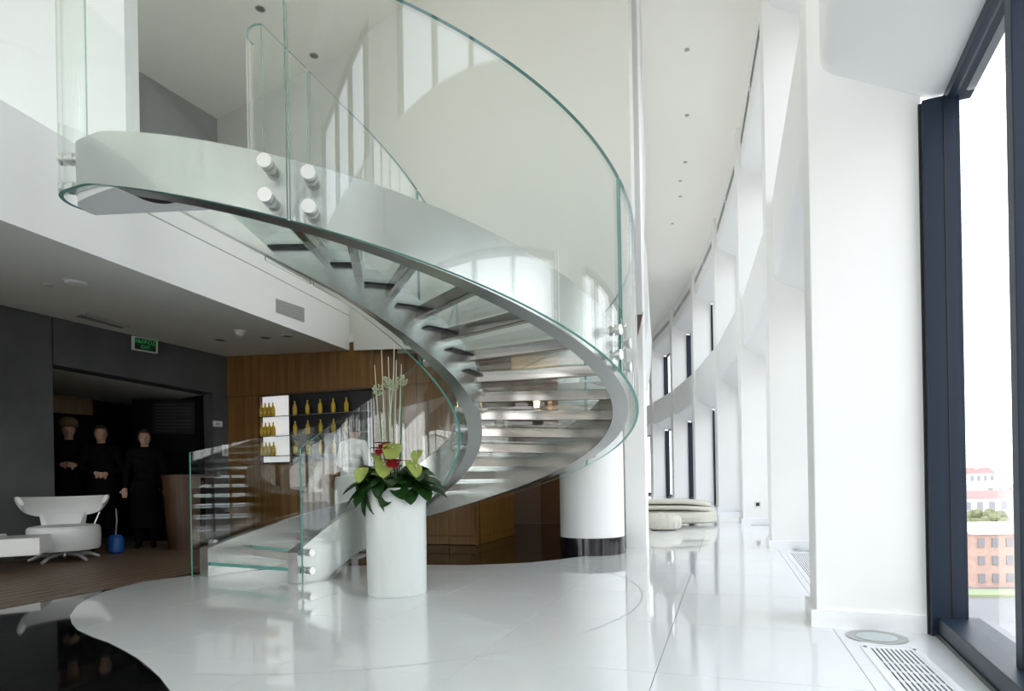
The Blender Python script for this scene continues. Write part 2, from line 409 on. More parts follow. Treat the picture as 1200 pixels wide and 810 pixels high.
# ceiling fittings on the lobby soffit -------------------------------------------------
def soffit_pt(x, y):
    """intersection of a pixel ray with the ruled soffit, by marching"""
    a, b = ray(x, y); best = None
    D = 2.
    while D < 11:
        P = V((a*D, D, EYE+b*D))
        # soffit height by bilinear search
        bestd = 1e9; zz = None
        for i in range(15):
            A, B = L_[i], R_[i]; d = (B-A).xy; t = max(0, min(1, ((P-A).xy.dot(d))/d.length_squared)); Q = A+(B-A)*t
            dd = (Q.xy-P.xy).length
            if dd < bestd: bestd = dd; zz = Q.z
        if P.z >= zz: return V((P.x, P.y, zz))
        D += .02
    return P
p = soffit_pt(89, 330)
t_ = thing('smoke_detector', 'large round white ceiling disc on the lobby soffit', 'ceiling disc', p)
MB().lathe([(.08, 0.02), (.08, -.012), (.07, -.022), (.0, -.026)], n=28, cap=False).obj('disc', PLAST, t_, True); MB().lathe([(.095, 0.02), (.095, -.006), (.08, -.006)], n=28, cap=False).obj('rim', PLAST, t_, True)
p = soffit_pt(57, 333); tag(MB().lathe([(.035, .02), (.035, -.01), (.025, -.015), (0, -.015)], p, 18, cap=False).obj('ceiling_sensor', GRILL, None, True), 'small grey ceiling sensor beside the round white disc', 'sensor')
p = soffit_pt(281, 387); tag(MB().lathe([(.07, .02), (.07, -.02), (.055, -.03), (.045, -.06), (.02, -.075), (0, -.077)], p, 18, cap=False).obj('dome_detector', PLAST, None, True), 'small white dome detector near the wood wall', 'detector')
for (x, y), lb in zip(((258, 398), (311, 395.5), (337, 393.5)), ('black recessed downlight nearest the dark wall corner', 'black recessed downlight between two others near the dome detector', 'black recessed downlight closest to the white mezzanine edge')):
    p = soffit_pt(x, y); t_ = thing('downlight', lb, 'downlight', p, 0, 'lobby soffit downlights')
    MB().lathe([(.055, .015), (.055, -.006), (.0, -.004)], n=16, cap=False).obj('lens', SPOT, t_); MB().lathe([(.075, .015), (.075, -.008), (.056, -.008), (.056, .01)], n=16, cap=False).obj('trim_ring', GRILL, t_)
q = [soffit_pt(x, y) for x, y in ((100, 366.5), (152, 380.5), (140, 383.5), (88, 369.5))]
dn = tag(MB().add([k_+ZX*-.012 for k_ in q]+[k_+ZX*.02 for k_ in q], [(0, 1, 2, 3), (7, 6, 5, 4), (0, 4, 5, 1), (1, 5, 6, 2), (2, 6, 7, 3), (3, 7, 4, 0)]).obj('linear_diffuser', GRILL), 'long slim linear air diffuser on the soffit above the opening', 'vent')
for i in range(3):
    f = .2+.3*i; a1, b1 = q[0].lerp(q[3], f), q[1].lerp(q[2], f)
    MB().tube([a1+ZX*-.014, b1+ZX*-.014], .006, 5).obj('slat', PLAST if i == 0 else DSLOT, dn)
# exit sign
ex = [wpx(*k_)-wn*.08-ZX*.085 for k_ in ((152.5, 387.5), (182, 393), (182, 408.5), (152.5, 403.5))]
es_ = thing('exit_sign', 'green lit exit sign in a white frame on the dark wall', 'sign', ex[3]); inv = Matrix.Translation(-ex[3])
loc = [k_-ex[3] for k_ in ex]
bx8 = [(0, 1, 2, 3), (7, 6, 5, 4), (0, 4, 5, 1), (1, 5, 6, 2), (2, 6, 7, 3), (3, 7, 4, 0)]
MB().add(loc+[k_+wn*.05 for k_ in loc], bx8).obj('frame', PLAST, es_)
ce = sum(loc, V())/4; inn = [ce+(k_-ce)*.86-wn*.004 for k_ in loc]
inn = [ce+(k_-ce)*.84-wn*.004 for k_ in loc]
MB().add(inn+[k_+wn*.01 for k_ in inn], bx8).obj('face', mat('dark_green_face', (.008, .03, .014), .3), es_)
def text_mesh(txt, size, name):
    cu = bpy.data.curves.new(name, 'FONT'); cu.body = txt; cu.size = size; cu.align_x = 'CENTER'; cu.align_y = 'CENTER'; cu.extrude = .001
    o = bpy.data.objects.new(name, cu); COL.objects.link(o); bpy.context.view_layer.update()
    me = bpy.data.meshes.new_from_object(o.evaluated_get(bpy.context.evaluated_depsgraph_get())); bpy.data.objects.remove(o); bpy.data.curves.remove(cu)
    return me
xd = (loc[2]-loc[3]).normalized(); zd = (loc[0]-loc[3]).normalized()
for txt, sz, dz in (('ВЫХОД', .082, .035), ('EXIT', .062, -.04)):
    me = text_mesh(txt, sz, 'lettering'); me.materials.clear(); me.materials.append(GREENE)
    M = Matrix((xd.to_4d(), zd.to_4d(), (-wn).to_4d(), V((0, 0, 0, 1)))).transposed()
    for i in range(3): M[3][i] = 0
    pos = ce-wn*.008+zd*dz
    for i in range(3): M[i][3] = pos[i]
    M[3][3] = 1
    link('lettering', me, es_, M)

# ================================================================== wood wall, upper walls, round column
WB = V((-.52, 8.46, 0)); wv = VX.copy()                     # wood wall face: WB + wv*t, t from -4.3 to 0
wback = UX.copy()
def wood_px(x, y): return on_line(x, y, WB, wv)
def wt(x): return (wood_px(x, 560)-WB).dot(wv)
wood = empty_struct('wall_wood', 'walnut veneer panel wall with a display niche behind the stair')
nz0, nz1 = 1.2, wood_px(309, 463).z
t0, t1, t2, t3 = -4.35, wt(305), wt(440), 0.
def panel(ta, tb, za, zb, m=WOOD, name='panel'):
    mb = MB().box((0, 0, 0), V((tb-ta-.006, 0, 0)), V((0, .04, 0)), ZX*(zb-za-.006))
    o = mb.obj(name, m, wood); M = Matrix.Rotation(math.atan2(wv.y, wv.x), 4, 'Z'); M.translation = WB+wv*(ta+.003)+ZX*(za+.003); o.matrix_local = M; return o
ZW = 2.97
panel(t0, t1, 0, 1.2); panel(t0, t1, 1.2, nz1); panel(t0, t1, nz1, ZW)
seams = [t1, wt(352), wt(397), t2, wt(490), wt(525), t3]
for a, b in zip(seams, seams[1:]): panel(a, b, nz1, ZW)
for a, b in zip(seams[3:], seams[4:]): panel(a, b, .12, nz1); panel(a, b, 0, .12)
panel(t1, t2, .12, nz0); panel(t1, t2, 0, .12)
MB().box(WB+wv*t0+wback*.05, wv*(t3-t0), wback*.06, ZX*ZW).obj('backing', BLACKM, wood)
# side return of the wood volume
for za, zb in ((0, .12), (.12, 1.5), (1.5, ZW)):
    MB().box(WB+ZX*za+wv*.0, wback*1.55, wv*-.04, ZX*(zb-za-.006)).obj('side_panel', WOODL, wood)
# display niche (built as a shallow lit cabinet on the wall)
ncab = thing('display_niche', 'dark glass-shelved display niche with yellow glassware in the walnut wall', 'display cabinet', WB+wv*t1, math.atan2(wv.y, wv.x))
wN = t2-t1; hN = nz1-nz0; dpt = .3
for nm, o_, e_ in (('side', (0, -.02, nz0), (.03, .07, hN)), ('side', (wN-.03, -.02, nz0), (.03, .07, hN)), ('top', (0, -.02, nz1-.03), (wN, .07, .03)), ('bottom', (0, -.02, nz0), (wN, .07, .03))):
    MB().box(o_, (e_[0], 0, 0), (0, e_[1], 0), (0, 0, e_[2])).obj(nm, mat('bronze_trim', (.1, .06, .035), .3, metal=.5) if 'bronze_trim' not in MATS else MATS['bronze_trim'], ncab)
xl = wt(341)-t1
MB().box((.04, .035, nz0+.03), (xl-.04, 0, 0), (0, .01, 0), (0, 0, hN-.06)).obj('lit_back', LITP, ncab)
MB().box((xl, .035, nz0+.03), (wN-xl-.03, 0, 0), (0, .01, 0), (0, 0, hN-.06)).obj('dark_back', mat('dark_mirror', (.05, .05, .055), .15, metal=.3), ncab)
MB().box((xl-.01, -.01, nz0+.03), (.02, 0, 0), (0, .04, 0), (0, 0, hN-.06)).obj('divider', MATS['bronze_trim'], ncab)
shz = [nz0+.03+hN*f for f in (.08, .36, .64)]
for z in shz: MB().box((.03, -.07, z), (wN-.06, 0, 0), (0, .1, 0), (0, 0, .012)).obj('shelf', CHROME, ncab)
gl = MB().lathe([(.02, 0), (.034, .02), (.036, .1), (.03, .14), (.012, .17), (.012, .21), (.016, .215), (0, .216)], n=10, cap=False).mesh('bottle', YELL, True)
for r, z in enumerate(shz):
    for i in range(9):
        x = .075+i*.073 if i < 4 else xl+.12+(i-4)*.23
        b = link('yellow_bottle', gl); tag(b, 'small yellow bottle on the %s shelf of the niche before the %s' % (('lowest', 'middle', 'top')[r], 'lit panel' if i < 4 else 'dark back'), 'bottle', 'bottles in the display niche')
        b.location = ncab.location+wv*x-wback*.03+ZX*(z+.012)
# upper wall: white, concave, above the stair
upw = MB()
uw = [(V((-5.25, 10.85)), 3.0), (V((-2.41, 9.15)), 2.86), (V((-1.7, 8.5)), 2.73), (V((-.9, 7.95)), 2.6), (V((0, 7.45)), 2.45), (V((1.36, 6.85)), 2.3)]
for (p, z), (q, zq) in zip(uw, uw[1:]):
    P = [V((p.x, p.y, z)), V((q.x, q.y, zq)), V((q.x, q.y, ZC)), V((p.x, p.y, ZC))]
    bkv = V((.1, .3, 0)); upw.add(P, [(0, 1, 2, 3)]); upw.add([k_+bkv for k_ in P], [(3, 2, 1, 0)])
p, z = uw[-1]; upw.add([V((p.x, p.y, z)), V((p.x, p.y, z))+bkv, V((p.x, p.y, ZC))+bkv, V((p.x, p.y, ZC))], [(0, 1, 2, 3)])
# sloping underside back to the wood wall plane
for (p, z), (q, zq) in zip(uw[1:], uw[2:]):
    def bkp(pp): return V((pp.x, pp.y, 0))+VX*0+UX*(( (WB.xy+VX.xy*0).dot(UX.xy)-pp.dot(UX.xy)))
    a, b = bkp(p), bkp(q)
    upw.add([V((p.x, p.y, z)), V((q.x, q.y, zq)), V((b.x, b.y, 2.97)), V((a.x, a.y, 2.97))], [(0, 1, 2, 3)], 1)
uwo = upw.obj('wall_upper', [mat('warm_white_wall', (.7, .71, .65), .6), BROWN], smooth=True); struct(uwo, 'tall white upper wall behind the spiral glass balustrade')
# upper grey wall + white partition on the mezzanine
A, B = at(147, 73, 9.29), at(257, 140, 10.8)
d = (B-A); d.z = 0
gw = MB().box(V((A.x, A.y, 3.3))-d*.8, d*1.8, V((-.15, .08, 0)), ZX*(ZC-3.3)).obj('wall_mezzanine', GREYW); struct(gw, 'mid grey wall on the upper level')
pq = at(147, 100, 6.5); pq.z = 3.35
pw_ = MB().box(pq, VX*-2.7, UX*.16, ZX*(ZC-3.35)).obj('wall_partition', mat('cool_white_partition', (.7, .73, .745), .5)); struct(pw_, 'bright white partition on the upper level')
# recess hallway behind the stair
hb = fl(620, 613)
hw = MB().box(V((-2.6, hb.y+.9, 0)), VX*5.0, UX*.1, ZX*2.97).obj('wall_hall', BROWN); struct(hw, 'brown end wall of the hallway behind the stair')
mv = MB().box(V((hb.x-.35, hb.y+.02, 0)), VX*.62, UX*.08, ZX*1.25).obj('hall_panel', MAUVE, hw)
MB().box(V((hb.x+.42, hb.y-.35, 0)), VX*.5, UX*.5, ZX*2.97).obj('hall_pier', BROWN, hw)
hc = MB().prism([tuple((WB+wv*-4.4).xy), tuple(WB.xy), (1.42, 7.9), (2.32, 12.3), (-2.7, 14.2), (-5.2, 12)], 2.98, 3.08).obj('ceiling_hall', SOFFIT); struct(hc, 'low ceiling of the hallway behind the stair')
rw = MB().box(V((1.45, 7.95, 0)), V((1.0, 4.9, 0)), V((-.12, .02, 0)), ZX*ZC).obj('wall_corridor', WHITE); struct(rw, 'white wall dividing hallway and corridor')
# sconces
for i, (x, y, lb, st) in enumerate(((629, 473, 'bright warm cylindrical wall lamp glowing in the hallway', 1), (645, 476, 'dim warm wall lamp beside the bright one in the hallway', .1))):
    p = at(x, y, 11.6 if i == 0 else 12.2)
    s_ = thing('wall_lamp', lb, 'lamp', p)
    MB().lathe([(.055, -.085), (.055, .085), (.045, .085), (.045, -.085), (.055, -.085)], n=16, cap=False).obj('lamp_shade', WARML if i == 0 else mat('dim_lamp_shade', (.5, .3, .15), .5, emit=(1, .6, .3), es=.6), s_, True)
    MB().lathe([(.06, -.1), (.06, -.085), (0, -.085)], n=16).obj('holder', BLACKM, s_); MB().cyl((0, 0, -.09), (.0, .3, 0), .012).obj('arm', BLACKM, s_)
lp = bpy.data.lights.new('lamp_glow', 'POINT'); lp.energy = 16; lp.color = (1, .62, .25); lp.shadow_soft_size = .06
lo = bpy.data.objects.new('lamp_glow', lp); COL.objects.link(lo); lo.location = at(629, 473, 11.45)
# round column with black base
rc_ = V((.93, 7.43, 0))
t_ = thing('round_column', 'white round column with a glossy black base behind the stair', 'column', rc_)
MB().lathe([(.385, .2), (.385, 2.95)], n=56).obj('shaft', WHITE2, t_, True); MB().lathe([(.395, 0), (.395, .2)], n=56).obj('base', mat('black_gloss_base', (.008, .008, .01), .12), t_, True)
# white end pillar
pp = fl(734, 643)
t_ = thing('white_pillar', 'tall slim white square pillar beside the round column', 'pillar', pp, math.atan2(VX.y, VX.x))
MB().box((0, 0, 0), (.25, 0, 0), (0, .28, 0), (0, 0, ZC)).obj('shaft', WHITE, t_)
# wavy upper wall piece in the corridor
prof = [(470, 757), (455, 764), (430, 771), (400, 772.5), (375, 771), (345, 764), (320, 760), (290, 763), (250, 767), (205, 770), (176, 769)]
wv_ = MB(); rings = []
for D in (8.25, 10, 11.8, 16, 20):
    r_ = []; k_ = min(1, (D/11.8)**2)
    for y, x in prof:
        q = at(x, y, 11.8); off = q.x-at(757, y, 11.8).x
        r_.append(V((1.63+(D-7.9)*.2+.02+off*k_, D, q.z)))
    r_.append(V((r_[-1].x, D, ZC)))
    r_ += [V((r_[-1].x-.45, D, ZC)), V((r_[0].x-.3, D, r_[0].z))]
    rings.append(r_)
wv_.loft(rings); wo_ = wv_.obj('wall_wavy', WHITE, smooth=True); struct(wo_, 'sculpted wavy white wall above the corridor')

# ================================================================== main ceiling, back walls, added glazing for light
ce_ = MB(); cpoly = [facade_pt(k, 1.1).xy for k in range(KMIN, KMAX+1)]+[V((-14, 36)), V((-16, -12))]
ce_.prism([(p.x, p.y) for p in cpoly], ZC, ZC+.3); ceo = ce_.obj('ceiling', CREAM); struct(ceo, 'high cream ceiling above corridor and stair')
for x, y, gname in ((305, 10, 0), (368, 65, 0), (805, 58, 1), (805, 135, 1), (803, 190, 1), (797, 212, 1), (797, 230, 1), (788, 262, 1)):
    a, b = ray(x, y); D = (ZC-EYE)/b
    t_ = thing('ceiling_downlight', 'dark recessed downlight in the cream ceiling over the mezzanine' if gname == 0 else 'tiny recessed downlight in the high corridor ceiling', 'downlight', V((a*D, D, ZC)), 0, 'mezzanine ceiling downlights' if gname == 0 else 'corridor ceiling downlights')
    r = .055 if gname == 0 else .03
    MB().lathe([(r, .01), (r, -.004), (0, -.003)], n=16, cap=False).obj('lens', SPOT if gname == 0 else GRILL, t_); MB().lathe([(r*1.25, .01), (r*1.25, -.008), (r, -.008), (r, .005)], n=16, cap=False).obj('trim_ring', GRILL, t_)
lw_ = MB().box(V((-13.5, 12, 0)), V((0, 23, 0)), V((-.2, 0, 0)), ZX*ZC).obj('wall_far_left', WHITE); struct(lw_, 'far left wall')
def glazed(name, a, b, nb):  # clear glazing added out of view to brighten the room and mezzanine
    root = empty_struct(name, 'added glazed wall with dark navy frames behind the viewpoint, letting in extra light'); d = (b-a)/nb; dn_ = d.normalized(); nn = V((dn_.y, -dn_.x, 0))
    for i in range(nb+1): MB().box(a+d*i-dn_*.04, dn_*.08, nn*.16, ZX*ZC).obj('mullion', NAVY, root)
    for z in (0, 3.1, ZC-.1):
        for i in range(nb): MB().box(a+d*i+ZX*z, d, nn*.14, ZX*(.1 if z != 3.1 else .8)).obj('transom', NAVY if z != 3.1 else WHITE2, root)
    for i in range(nb): MB().add([a+d*i+nn*.07, a+d*(i+1)+nn*.07, a+d*(i+1)+nn*.07+ZX*ZC, a+d*i+nn*.07+ZX*ZC], [(0, 1, 2, 3)]).obj('pane', PANEC, root, fix=False)
    ld = bpy.data.lights.new('window_portal', 'AREA'); ld.shape = 'RECTANGLE'; ld.size = (b-a).length; ld.size_y = ZC; ld.cycles.is_portal = True
    lo = bpy.data.objects.new('window_portal', ld); COL.objects.link(lo)
    mid = (a+b)/2+ZX*ZC/2; ins = V((-2, 3, 0))-mid; ins.z = 0
    z_ = nn if nn.dot(ins) < 0 else -nn; y_ = z_.cross(dn_); c_ = mid+z_*.3
    lo.matrix_world = Matrix(((dn_.x, y_.x, z_.x, c_.x), (dn_.y, y_.y, z_.y, c_.y), (dn_.z, y_.z, z_.z, c_.z), (0, 0, 0, 1)))
glazed('window_21', V((-13.5, 12, 0)), V((-13.5, -10.5, 0)), 9)
glazed('window_22', V((-13.5, -10.5, 0)), V((-4.6, -10.5, 0)), 5)
ew_ = MB().box(V((-13, 35, 0)), V((20, 0, 0)), V((0, .2, 0)), ZX*ZC).obj('wall_end', WHITE); struct(ew_, 'end wall of the corridor')

# ================================================================== facade columns, beams, windows
col_lab = {1: 'broad white facade column beside the round floor light and dark window frame', 2: 'white facade column standing beyond the second floor grille', 3: 'white facade column with a small black socket near the floor'}
for k in range(KMIN, KMAX+1):
    t, nn = frame(k); az = math.atan2(nn.y, nn.x)
    lab = col_lab.get(k, 'white facade column in the receding corridor row beyond the socket column' if k > 3 else 'white facade column of the window wall behind the viewpoint')
    c = thing('facade_column', lab, 'column', cols[k], az, 'facade columns')
    MB().box((0, 0, 0), (.57, 0, 0), (0, .415, 0), (0, 0, ZC)).obj('shaft', WHITE, c, bevel=.008)
    MB().box((-.03, -.02, 0), (.62, 0, 0), (0, .455, 0), (0, 0, .1)).obj('plinth', WHITE2, c)
    if k == 3:
        s_ = MB().box((.2, -.012, .3), (.11, 0, 0), (0, .014, 0), (0, 0, .11)).obj('socket_plate', PLAST, c); MB().box((.225, -.016, .325), (.06, 0, 0), (0, .006, 0), (0, 0, .06)).obj('socket', BLACKM, s_)
def beam_prof(zb, zt):
    pr = [(.07, zt)]
    r = .13
    for i in range(7):
        a = PI+i/6*1.03
        pr.append((.07+r+r*math.cos(a), zb+r+r*math.sin(a)))
    pr += [(.62, zb-.24), (.70, zb-.24), (.70, zt)]
    return pr
portals = []
for k in range(KMIN, KMAX):
    t0_, n0 = frame(k); t1_, n1 = frame(k+1)
    cd = (cols[k+1]-cols[k]).normalized(); cn = V((cd.y, -cd.x, 0))
    pa, pb = cols[k]+t0_*.405, cols[k+1]
    for (zb, zt, nm) in ((3.2, 4.2, 'lower'), (6.5, ZC, 'upper')):
        m = MB(); pr = beam_prof(zb, zt)
        m.loft([[pa+n0*n_+ZX*z for n_, z in pr], [pb+cd*.01+n1*n_+ZX*z for n_, z in pr]])
        lab = ('white spandrel beam with rounded lower edge between facade columns at mid height' if nm == 'lower' else 'white ceiling beam with rounded lower edge and slot grilles between facade columns')
        if k == 0 and nm == 'lower': lab = 'big white spandrel beam with rounded edge above the dark-framed window'
        bo = m.obj('spandrel_beam', WHITE2, smooth=True); tag(bo, lab, 'beam', 'facade beams '+nm)
        if nm == 'upper' and 1 <= k <= 6:
            for i in range(3):
                for j in range(2):
                    a_ = pa.lerp(pb, .08+.46*j); b_ = pa.lerp(pb, .5+.46*j)
                    MB().box(a_+n0*.062+ZX*(6.86+i*.07), b_-a_, n0*.012, ZX*.03).obj('slot', DSLOT if i == 1 else GRILL, bo)
    # window of the bay
    wn_ = empty_struct('window_%d' % (k-KMIN+1), 'tall window bay with dark navy frames')
    if k == 0: wn_['label'] = 'tall dark navy framed window overlooking the city beside the broad column'
    L = (pb-pa).length
    o0 = pa+cn*.60
    for z0, z1 in ((0., 2.93), (4.2, 6.23)):
        for s_, wd, nmm in ((0, .05, 'mullion'), (L-.05, .05, 'mullion'), (L-.94-.075, .075, 'mullion'), (L/2-.035, .075, 'mullion'), (.91, .075, 'mullion')):
            MB().box(o0+cd*s_+ZX*z0+cn*(-.05 if s_ in (0, L-.05) else .06), cd*wd, cn*.17, ZX*(z1-z0)).obj(nmm, NAVY, wn_, bevel=.004)
        MB().box(o0+ZX*z0+cn*-.062, cd*.012+cd*0, cn*.02, ZX*(z1-z0)).obj('seal', BLACKM, wn_)
        MB().box(o0+cd*(L-.051)+ZX*z0+cn*.045, cd*-.004, cn*.006, ZX*(z1-z0)).obj('seal', BLACKM, wn_)
        MB().box(o0+cd*(L-.012)+ZX*z0+cn*-.062, cd*.012, cn*.02, ZX*(z1-z0)).obj('seal', BLACKM, wn_)
        MB().box(o0+ZX*(z0+.02)+cn*-.02, cd*L, cn*.2, ZX*.085).obj('sill', NAVY, wn_, bevel=.004)
        MB().box(o0+ZX*(z0)+cn*-.03, cd*L, cn*.2, ZX*.022).obj('sill_base', BLACKM, wn_)
        MB().box(o0+ZX*(z1-.02)+cn*.06, cd*L, cn*.12, ZX*.06).obj('transom', NAVY, wn_)
        edges = [.05, .91+.0375, L/2, L-.91-.0375, L-.05]
        for e0_, e1_ in zip(edges, edges[1:]):
            P0 = o0+cd*e0_+cn*.1; MB().add([P0+ZX*(z0+.08), P0+cd*(e1_-e0_)+ZX*(z0+.08), P0+cd*(e1_-e0_)+ZX*(z1-.03), P0+ZX*(z1-.03)], [(0, 1, 2, 3)]).obj('pane', PANE, wn_, fix=False)
        if k <= 6:
            ld = bpy.data.lights.new('window_portal', 'AREA'); ld.shape = 'RECTANGLE'; ld.size = L; ld.size_y = z1-z0; ld.cycles.is_portal = True
            lo = bpy.data.objects.new('window_portal', ld); COL.objects.link(lo)
            c_ = o0+cd*L/2+cn*.35+ZX*(z0+z1)/2
            zax = cn; xax = cd; yax = zax.cross(xax)
            lo.matrix_world = Matrix(((xax.x, yax.x, zax.x, c_.x), (xax.y, yax.y, zax.y, c_.y), (xax.z, yax.z, zax.z, c_.z), (0, 0, 0, 1)))

# ================================================================== helical stair
PITCH, ZB0 = .564, -.45
S0, SE = .46, 5.36
SN, RN = 5.25, .13
def P_out(s, r):
    if s <= SN: return V((X0-r*math.cos(s), D0+r*math.sin(s), 0))
    s2 = SN+(s-SN)*15; q = r-R2+RN                          # tight rounded nose at the top end
    return V((X0-(R2-RN)*math.cos(SN)-q*math.cos(s2), D0+(R2-RN)*math.sin(SN)+q*math.sin(s2), 0))
def P_in(s, r):
    if s <= 1.5*PI: return V((X0-r*math.cos(s), D0+r*math.sin(s), 0))
    return V((X0-(s-1.5*PI)*1.87, D0-r, 0))
def zbo(s): return ZB0+PITCH*s if s < 5.15 else ZB0+PITCH*5.15+(s-5.15)*.15
def zbi(s): return ZB0+PITCH*s if s <= 1.5*PI else ZB0+PITCH*1.5*PI+(s-1.5*PI)*1.02
def dep(s): return .47-.04*(s-S0)
def gtop_o(s): return zbo(s)+1.42-.048*(s-S0)
def gtop_i(s):
    base = 1.40-.045*(s-S0)
    if s > 3.8: base += (s-3.8)*.2
    if s > 4.7: base += (s-4.7)*.75
    return zbi(s)+base
stair = thing('helical_staircase', 'curved helical staircase with glass treads, steel stringers and glass balustrades', 'staircase', V((X0, D0, 0)))
OFF = V((X0, D0, 0))
def srange(a, b, st=.04):
    n = max(2, int(math.ceil((b-a)/st))); return [a+(b-a)*i/n for i in range(n+1)]
def sweep(path, ra, rb, zf0, zf1, a, b, name, mats, parent, edge_mat=None, st=.03):
    m = MB(); ss = srange(a, min(b, SN), st)+([SN+(b-SN)*i/14 for i in range(1, 15)] if b > SN and path is P_out else [b] if b > SN else []); rings = []
    for s in ss:
        p, q = path(s, ra)-OFF, path(s, rb)-OFF; z0, z1 = max(0.002, zf0(s)), zf1(s)
        rings.append([p+ZX*z0, q+ZX*z0, q+ZX*z1, p+ZX*z1])
    n = 4; vs = [q for r in rings for q in r]
    for i in range(len(rings)-1):
        for k in range(4):
            m_i = 1 if (edge_mat is not None and k in (0, 2)) else 0
            o = len(m.v)
            m.f.append((i*4+k, (i+1)*4+k, (i+1)*4+(k+1) % 4, i*4+(k+1) % 4)); m.m.append(m_i)
    m.v = [tuple(q) for q in vs]
    m.f.append((0, 1, 2, 3)); m.m.append(1 if edge_mat is not None else 0)
    e = (len(rings)-1)*4; m.f.append((e+3, e+2, e+1, e)); m.m.append(1 if edge_mat is not None else 0)
    return m.obj(name, mats, parent, smooth=True)
sweep(P_out, R2-WS, R2, zbo, lambda s: zbo(s)+dep(s), S0, SE, 'outer_stringer', STEEL, stair)
sweep(P_in, R1, R1+WS, zbi, lambda s: zbi(s)+dep(s), S0, SE-.02, 'inner_stringer', STEEL, stair)
DS = .2235
for k in range(20):
    s0 = .475+DS*k; s1 = s0+DS+.03; z = .14+.126*k
    if k == 19: s1 = s0+DS
    m = MB(); ss = srange(s0, s1, .06)
    rings = []
    for s in ss:
        p, q = P_in(s, R1+WS-.003)-OFF, P_out(s, R2-WS+.003)-OFF
        rings.append([p+ZX*(z-.032), q+ZX*(z-.032), q+ZX*z, p+ZX*z])
    m.v = [tuple(q) for r in rings for q in r]
    for i in range(len(rings)-1):
        for j in range(4): m.f.append((i*4+j, (i+1)*4+j, (i+1)*4+(j+1) % 4, i*4+(j+1) % 4)); m.m.append(0)
    e = (len(rings)-1)*4
    m.f += [(0, 1, 2, 3), (e+3, e+2, e+1, e)]; m.m += [1 if k < 2 else 0, 0]
    tr = m.obj('tread', [TREADG, EDGE], stair)
    if k:
        p, q = P_in(s0+.03, R1+WS-.02)-OFF, P_out(s0+.03, R2-WS+.02)-OFF; d = q-p; d.z = 0; sd = V((d.y, -d.x, 0)).normalized()
        MB().box(p-sd*.03+ZX*(z-.118), d, sd*.06, ZX*.084).obj('bar', STEELP, tr, bevel=.006)
    a_ = s0+.06; b_ = s0+.215
    br = MB(); rr = []
    for s in srange(a_, b_, .05):
        p, q = P_in(s, R1+WS-.01)-OFF, P_in(s, R1+WS+.045)-OFF
        rr.append([p+ZX*(z-.05), q+ZX*(z-.05), q+ZX*(z-.034), p+ZX*(z-.034)])
    br.loft(rr); br.obj('bracket', BLACKM if k > 12 else STEEL, tr)
# landing platform
poly = [P_out(s, R2-.004)-OFF for s in srange(4.9, SE, .012)]+[P_out(4.9, 1.72)-OFF]
land = MB().prism([(q.x, q.y) for q in poly], zbo(5.1)+.0, zbo(5.1)+.09).obj('landing', WHITE2, stair)
MB().lathe([(.0, -.002), (.1, -.002), (.1, .006)], (P_out(5.05, 1.98)-OFF)+ZX*(zbo(5.1)), 32, cap=False).obj('landing_disc', SPOT, stair)  # flat dark disc on the landing underside
# balustrade glass
def gpanel(path, ra, rb, zf0, zf1, a, b): return sweep(path, ra, rb, zf0, zf1, a, b, 'glass_panel', [GLASS, EDGE], stair, edge_mat=1)
GO0, GO1 = 2.178, 2.2
jo = [S0-.02, 1.66, 2.65, 3.64, 4.64, SE]
def standoff(parent, path, s, rs, rg, dz, zf):
    p, q = path(s, rs)-OFF, path(s, rg)-OFF; z = zf(s)+dz
    d = (q-p); L = d.length; d = d.normalized()
    m = MB(); m.cyl(p+ZX*z-d*.004, d*(L+.006), .02, 14); m.cyl(q+ZX*z-d*(.022+.03), d*.028, .032, 18); m.cyl(q+ZX*z-d*.001, d*.026, .034, 20)
    m.obj('standoff', SATIN, parent, smooth=True)
for a, b in zip(jo, jo[1:]):
    g_ = gpanel(P_out, GO0, GO1, lambda s: zbo(s)-.02, gtop_o, a+.003, b-.003)
    for s in (a+.045, b-.045):
        if s < .6: s = .55
        for dz in ((.06, .22) if s > .8 else (.33, .45)):
            if zbo(s)+dz > .06: standoff(g_, P_out, s, R2, GO1, dz, zbo)
ji = [S0-.02, 1.75, 2.9, 3.95, 4.82, 5.0]
GI0, GI1 = .745, .765
for a, b in zip(ji, ji[1:]):
    g_ = gpanel(P_in, GI0, GI1, lambda s: zbi(s)-.02, gtop_i, a+.006, b-.006)
    for s in (a+.12, b-.12):
        if s > 4.78: continue
        for dz in ((.08, .24) if s > .8 else (.25, .41)):
            if zbi(s)+dz > .05: standoff(g_, P_in, s, R1, GI0, dz, zbi)
# rounded return of the inner guard at its top end
m = MB(); rr = []
cx = P_in(5.0, GI0).x; cy = D0-GI0+.16; ztop = gtop_i(5.0)
for i in range(9):
    a = -PI/2-i/8*PI*.62
    rr.append((V((cx+.16*math.cos(a), cy+.16*math.sin(a), 0))-OFF, V((cx+.14*math.cos(a), cy+.14*math.sin(a), 0))-OFF))
for i in range(8):
    (p, p2), (q, q2) = rr[i], rr[i+1]
    vs = [p, q, q+ZX*0, p]; zl0, zl1 = zbi(5.0)+.1, ztop
    m.add([p+ZX*zl0, q+ZX*zl0, q+ZX*zl1, p+ZX*zl1], [(0, 1, 2, 3)], 0); m.add([p2+ZX*zl0, q2+ZX*zl0, q2+ZX*zl1, p2+ZX*zl1], [(3, 2, 1, 0)], 0)
    m.add([p+ZX*zl1, q+ZX*zl1, q2+ZX*zl1, p2+ZX*zl1], [(0, 1, 2, 3)], 1)
m.obj('glass_return', [GLASS, EDGE], stair, smooth=True)
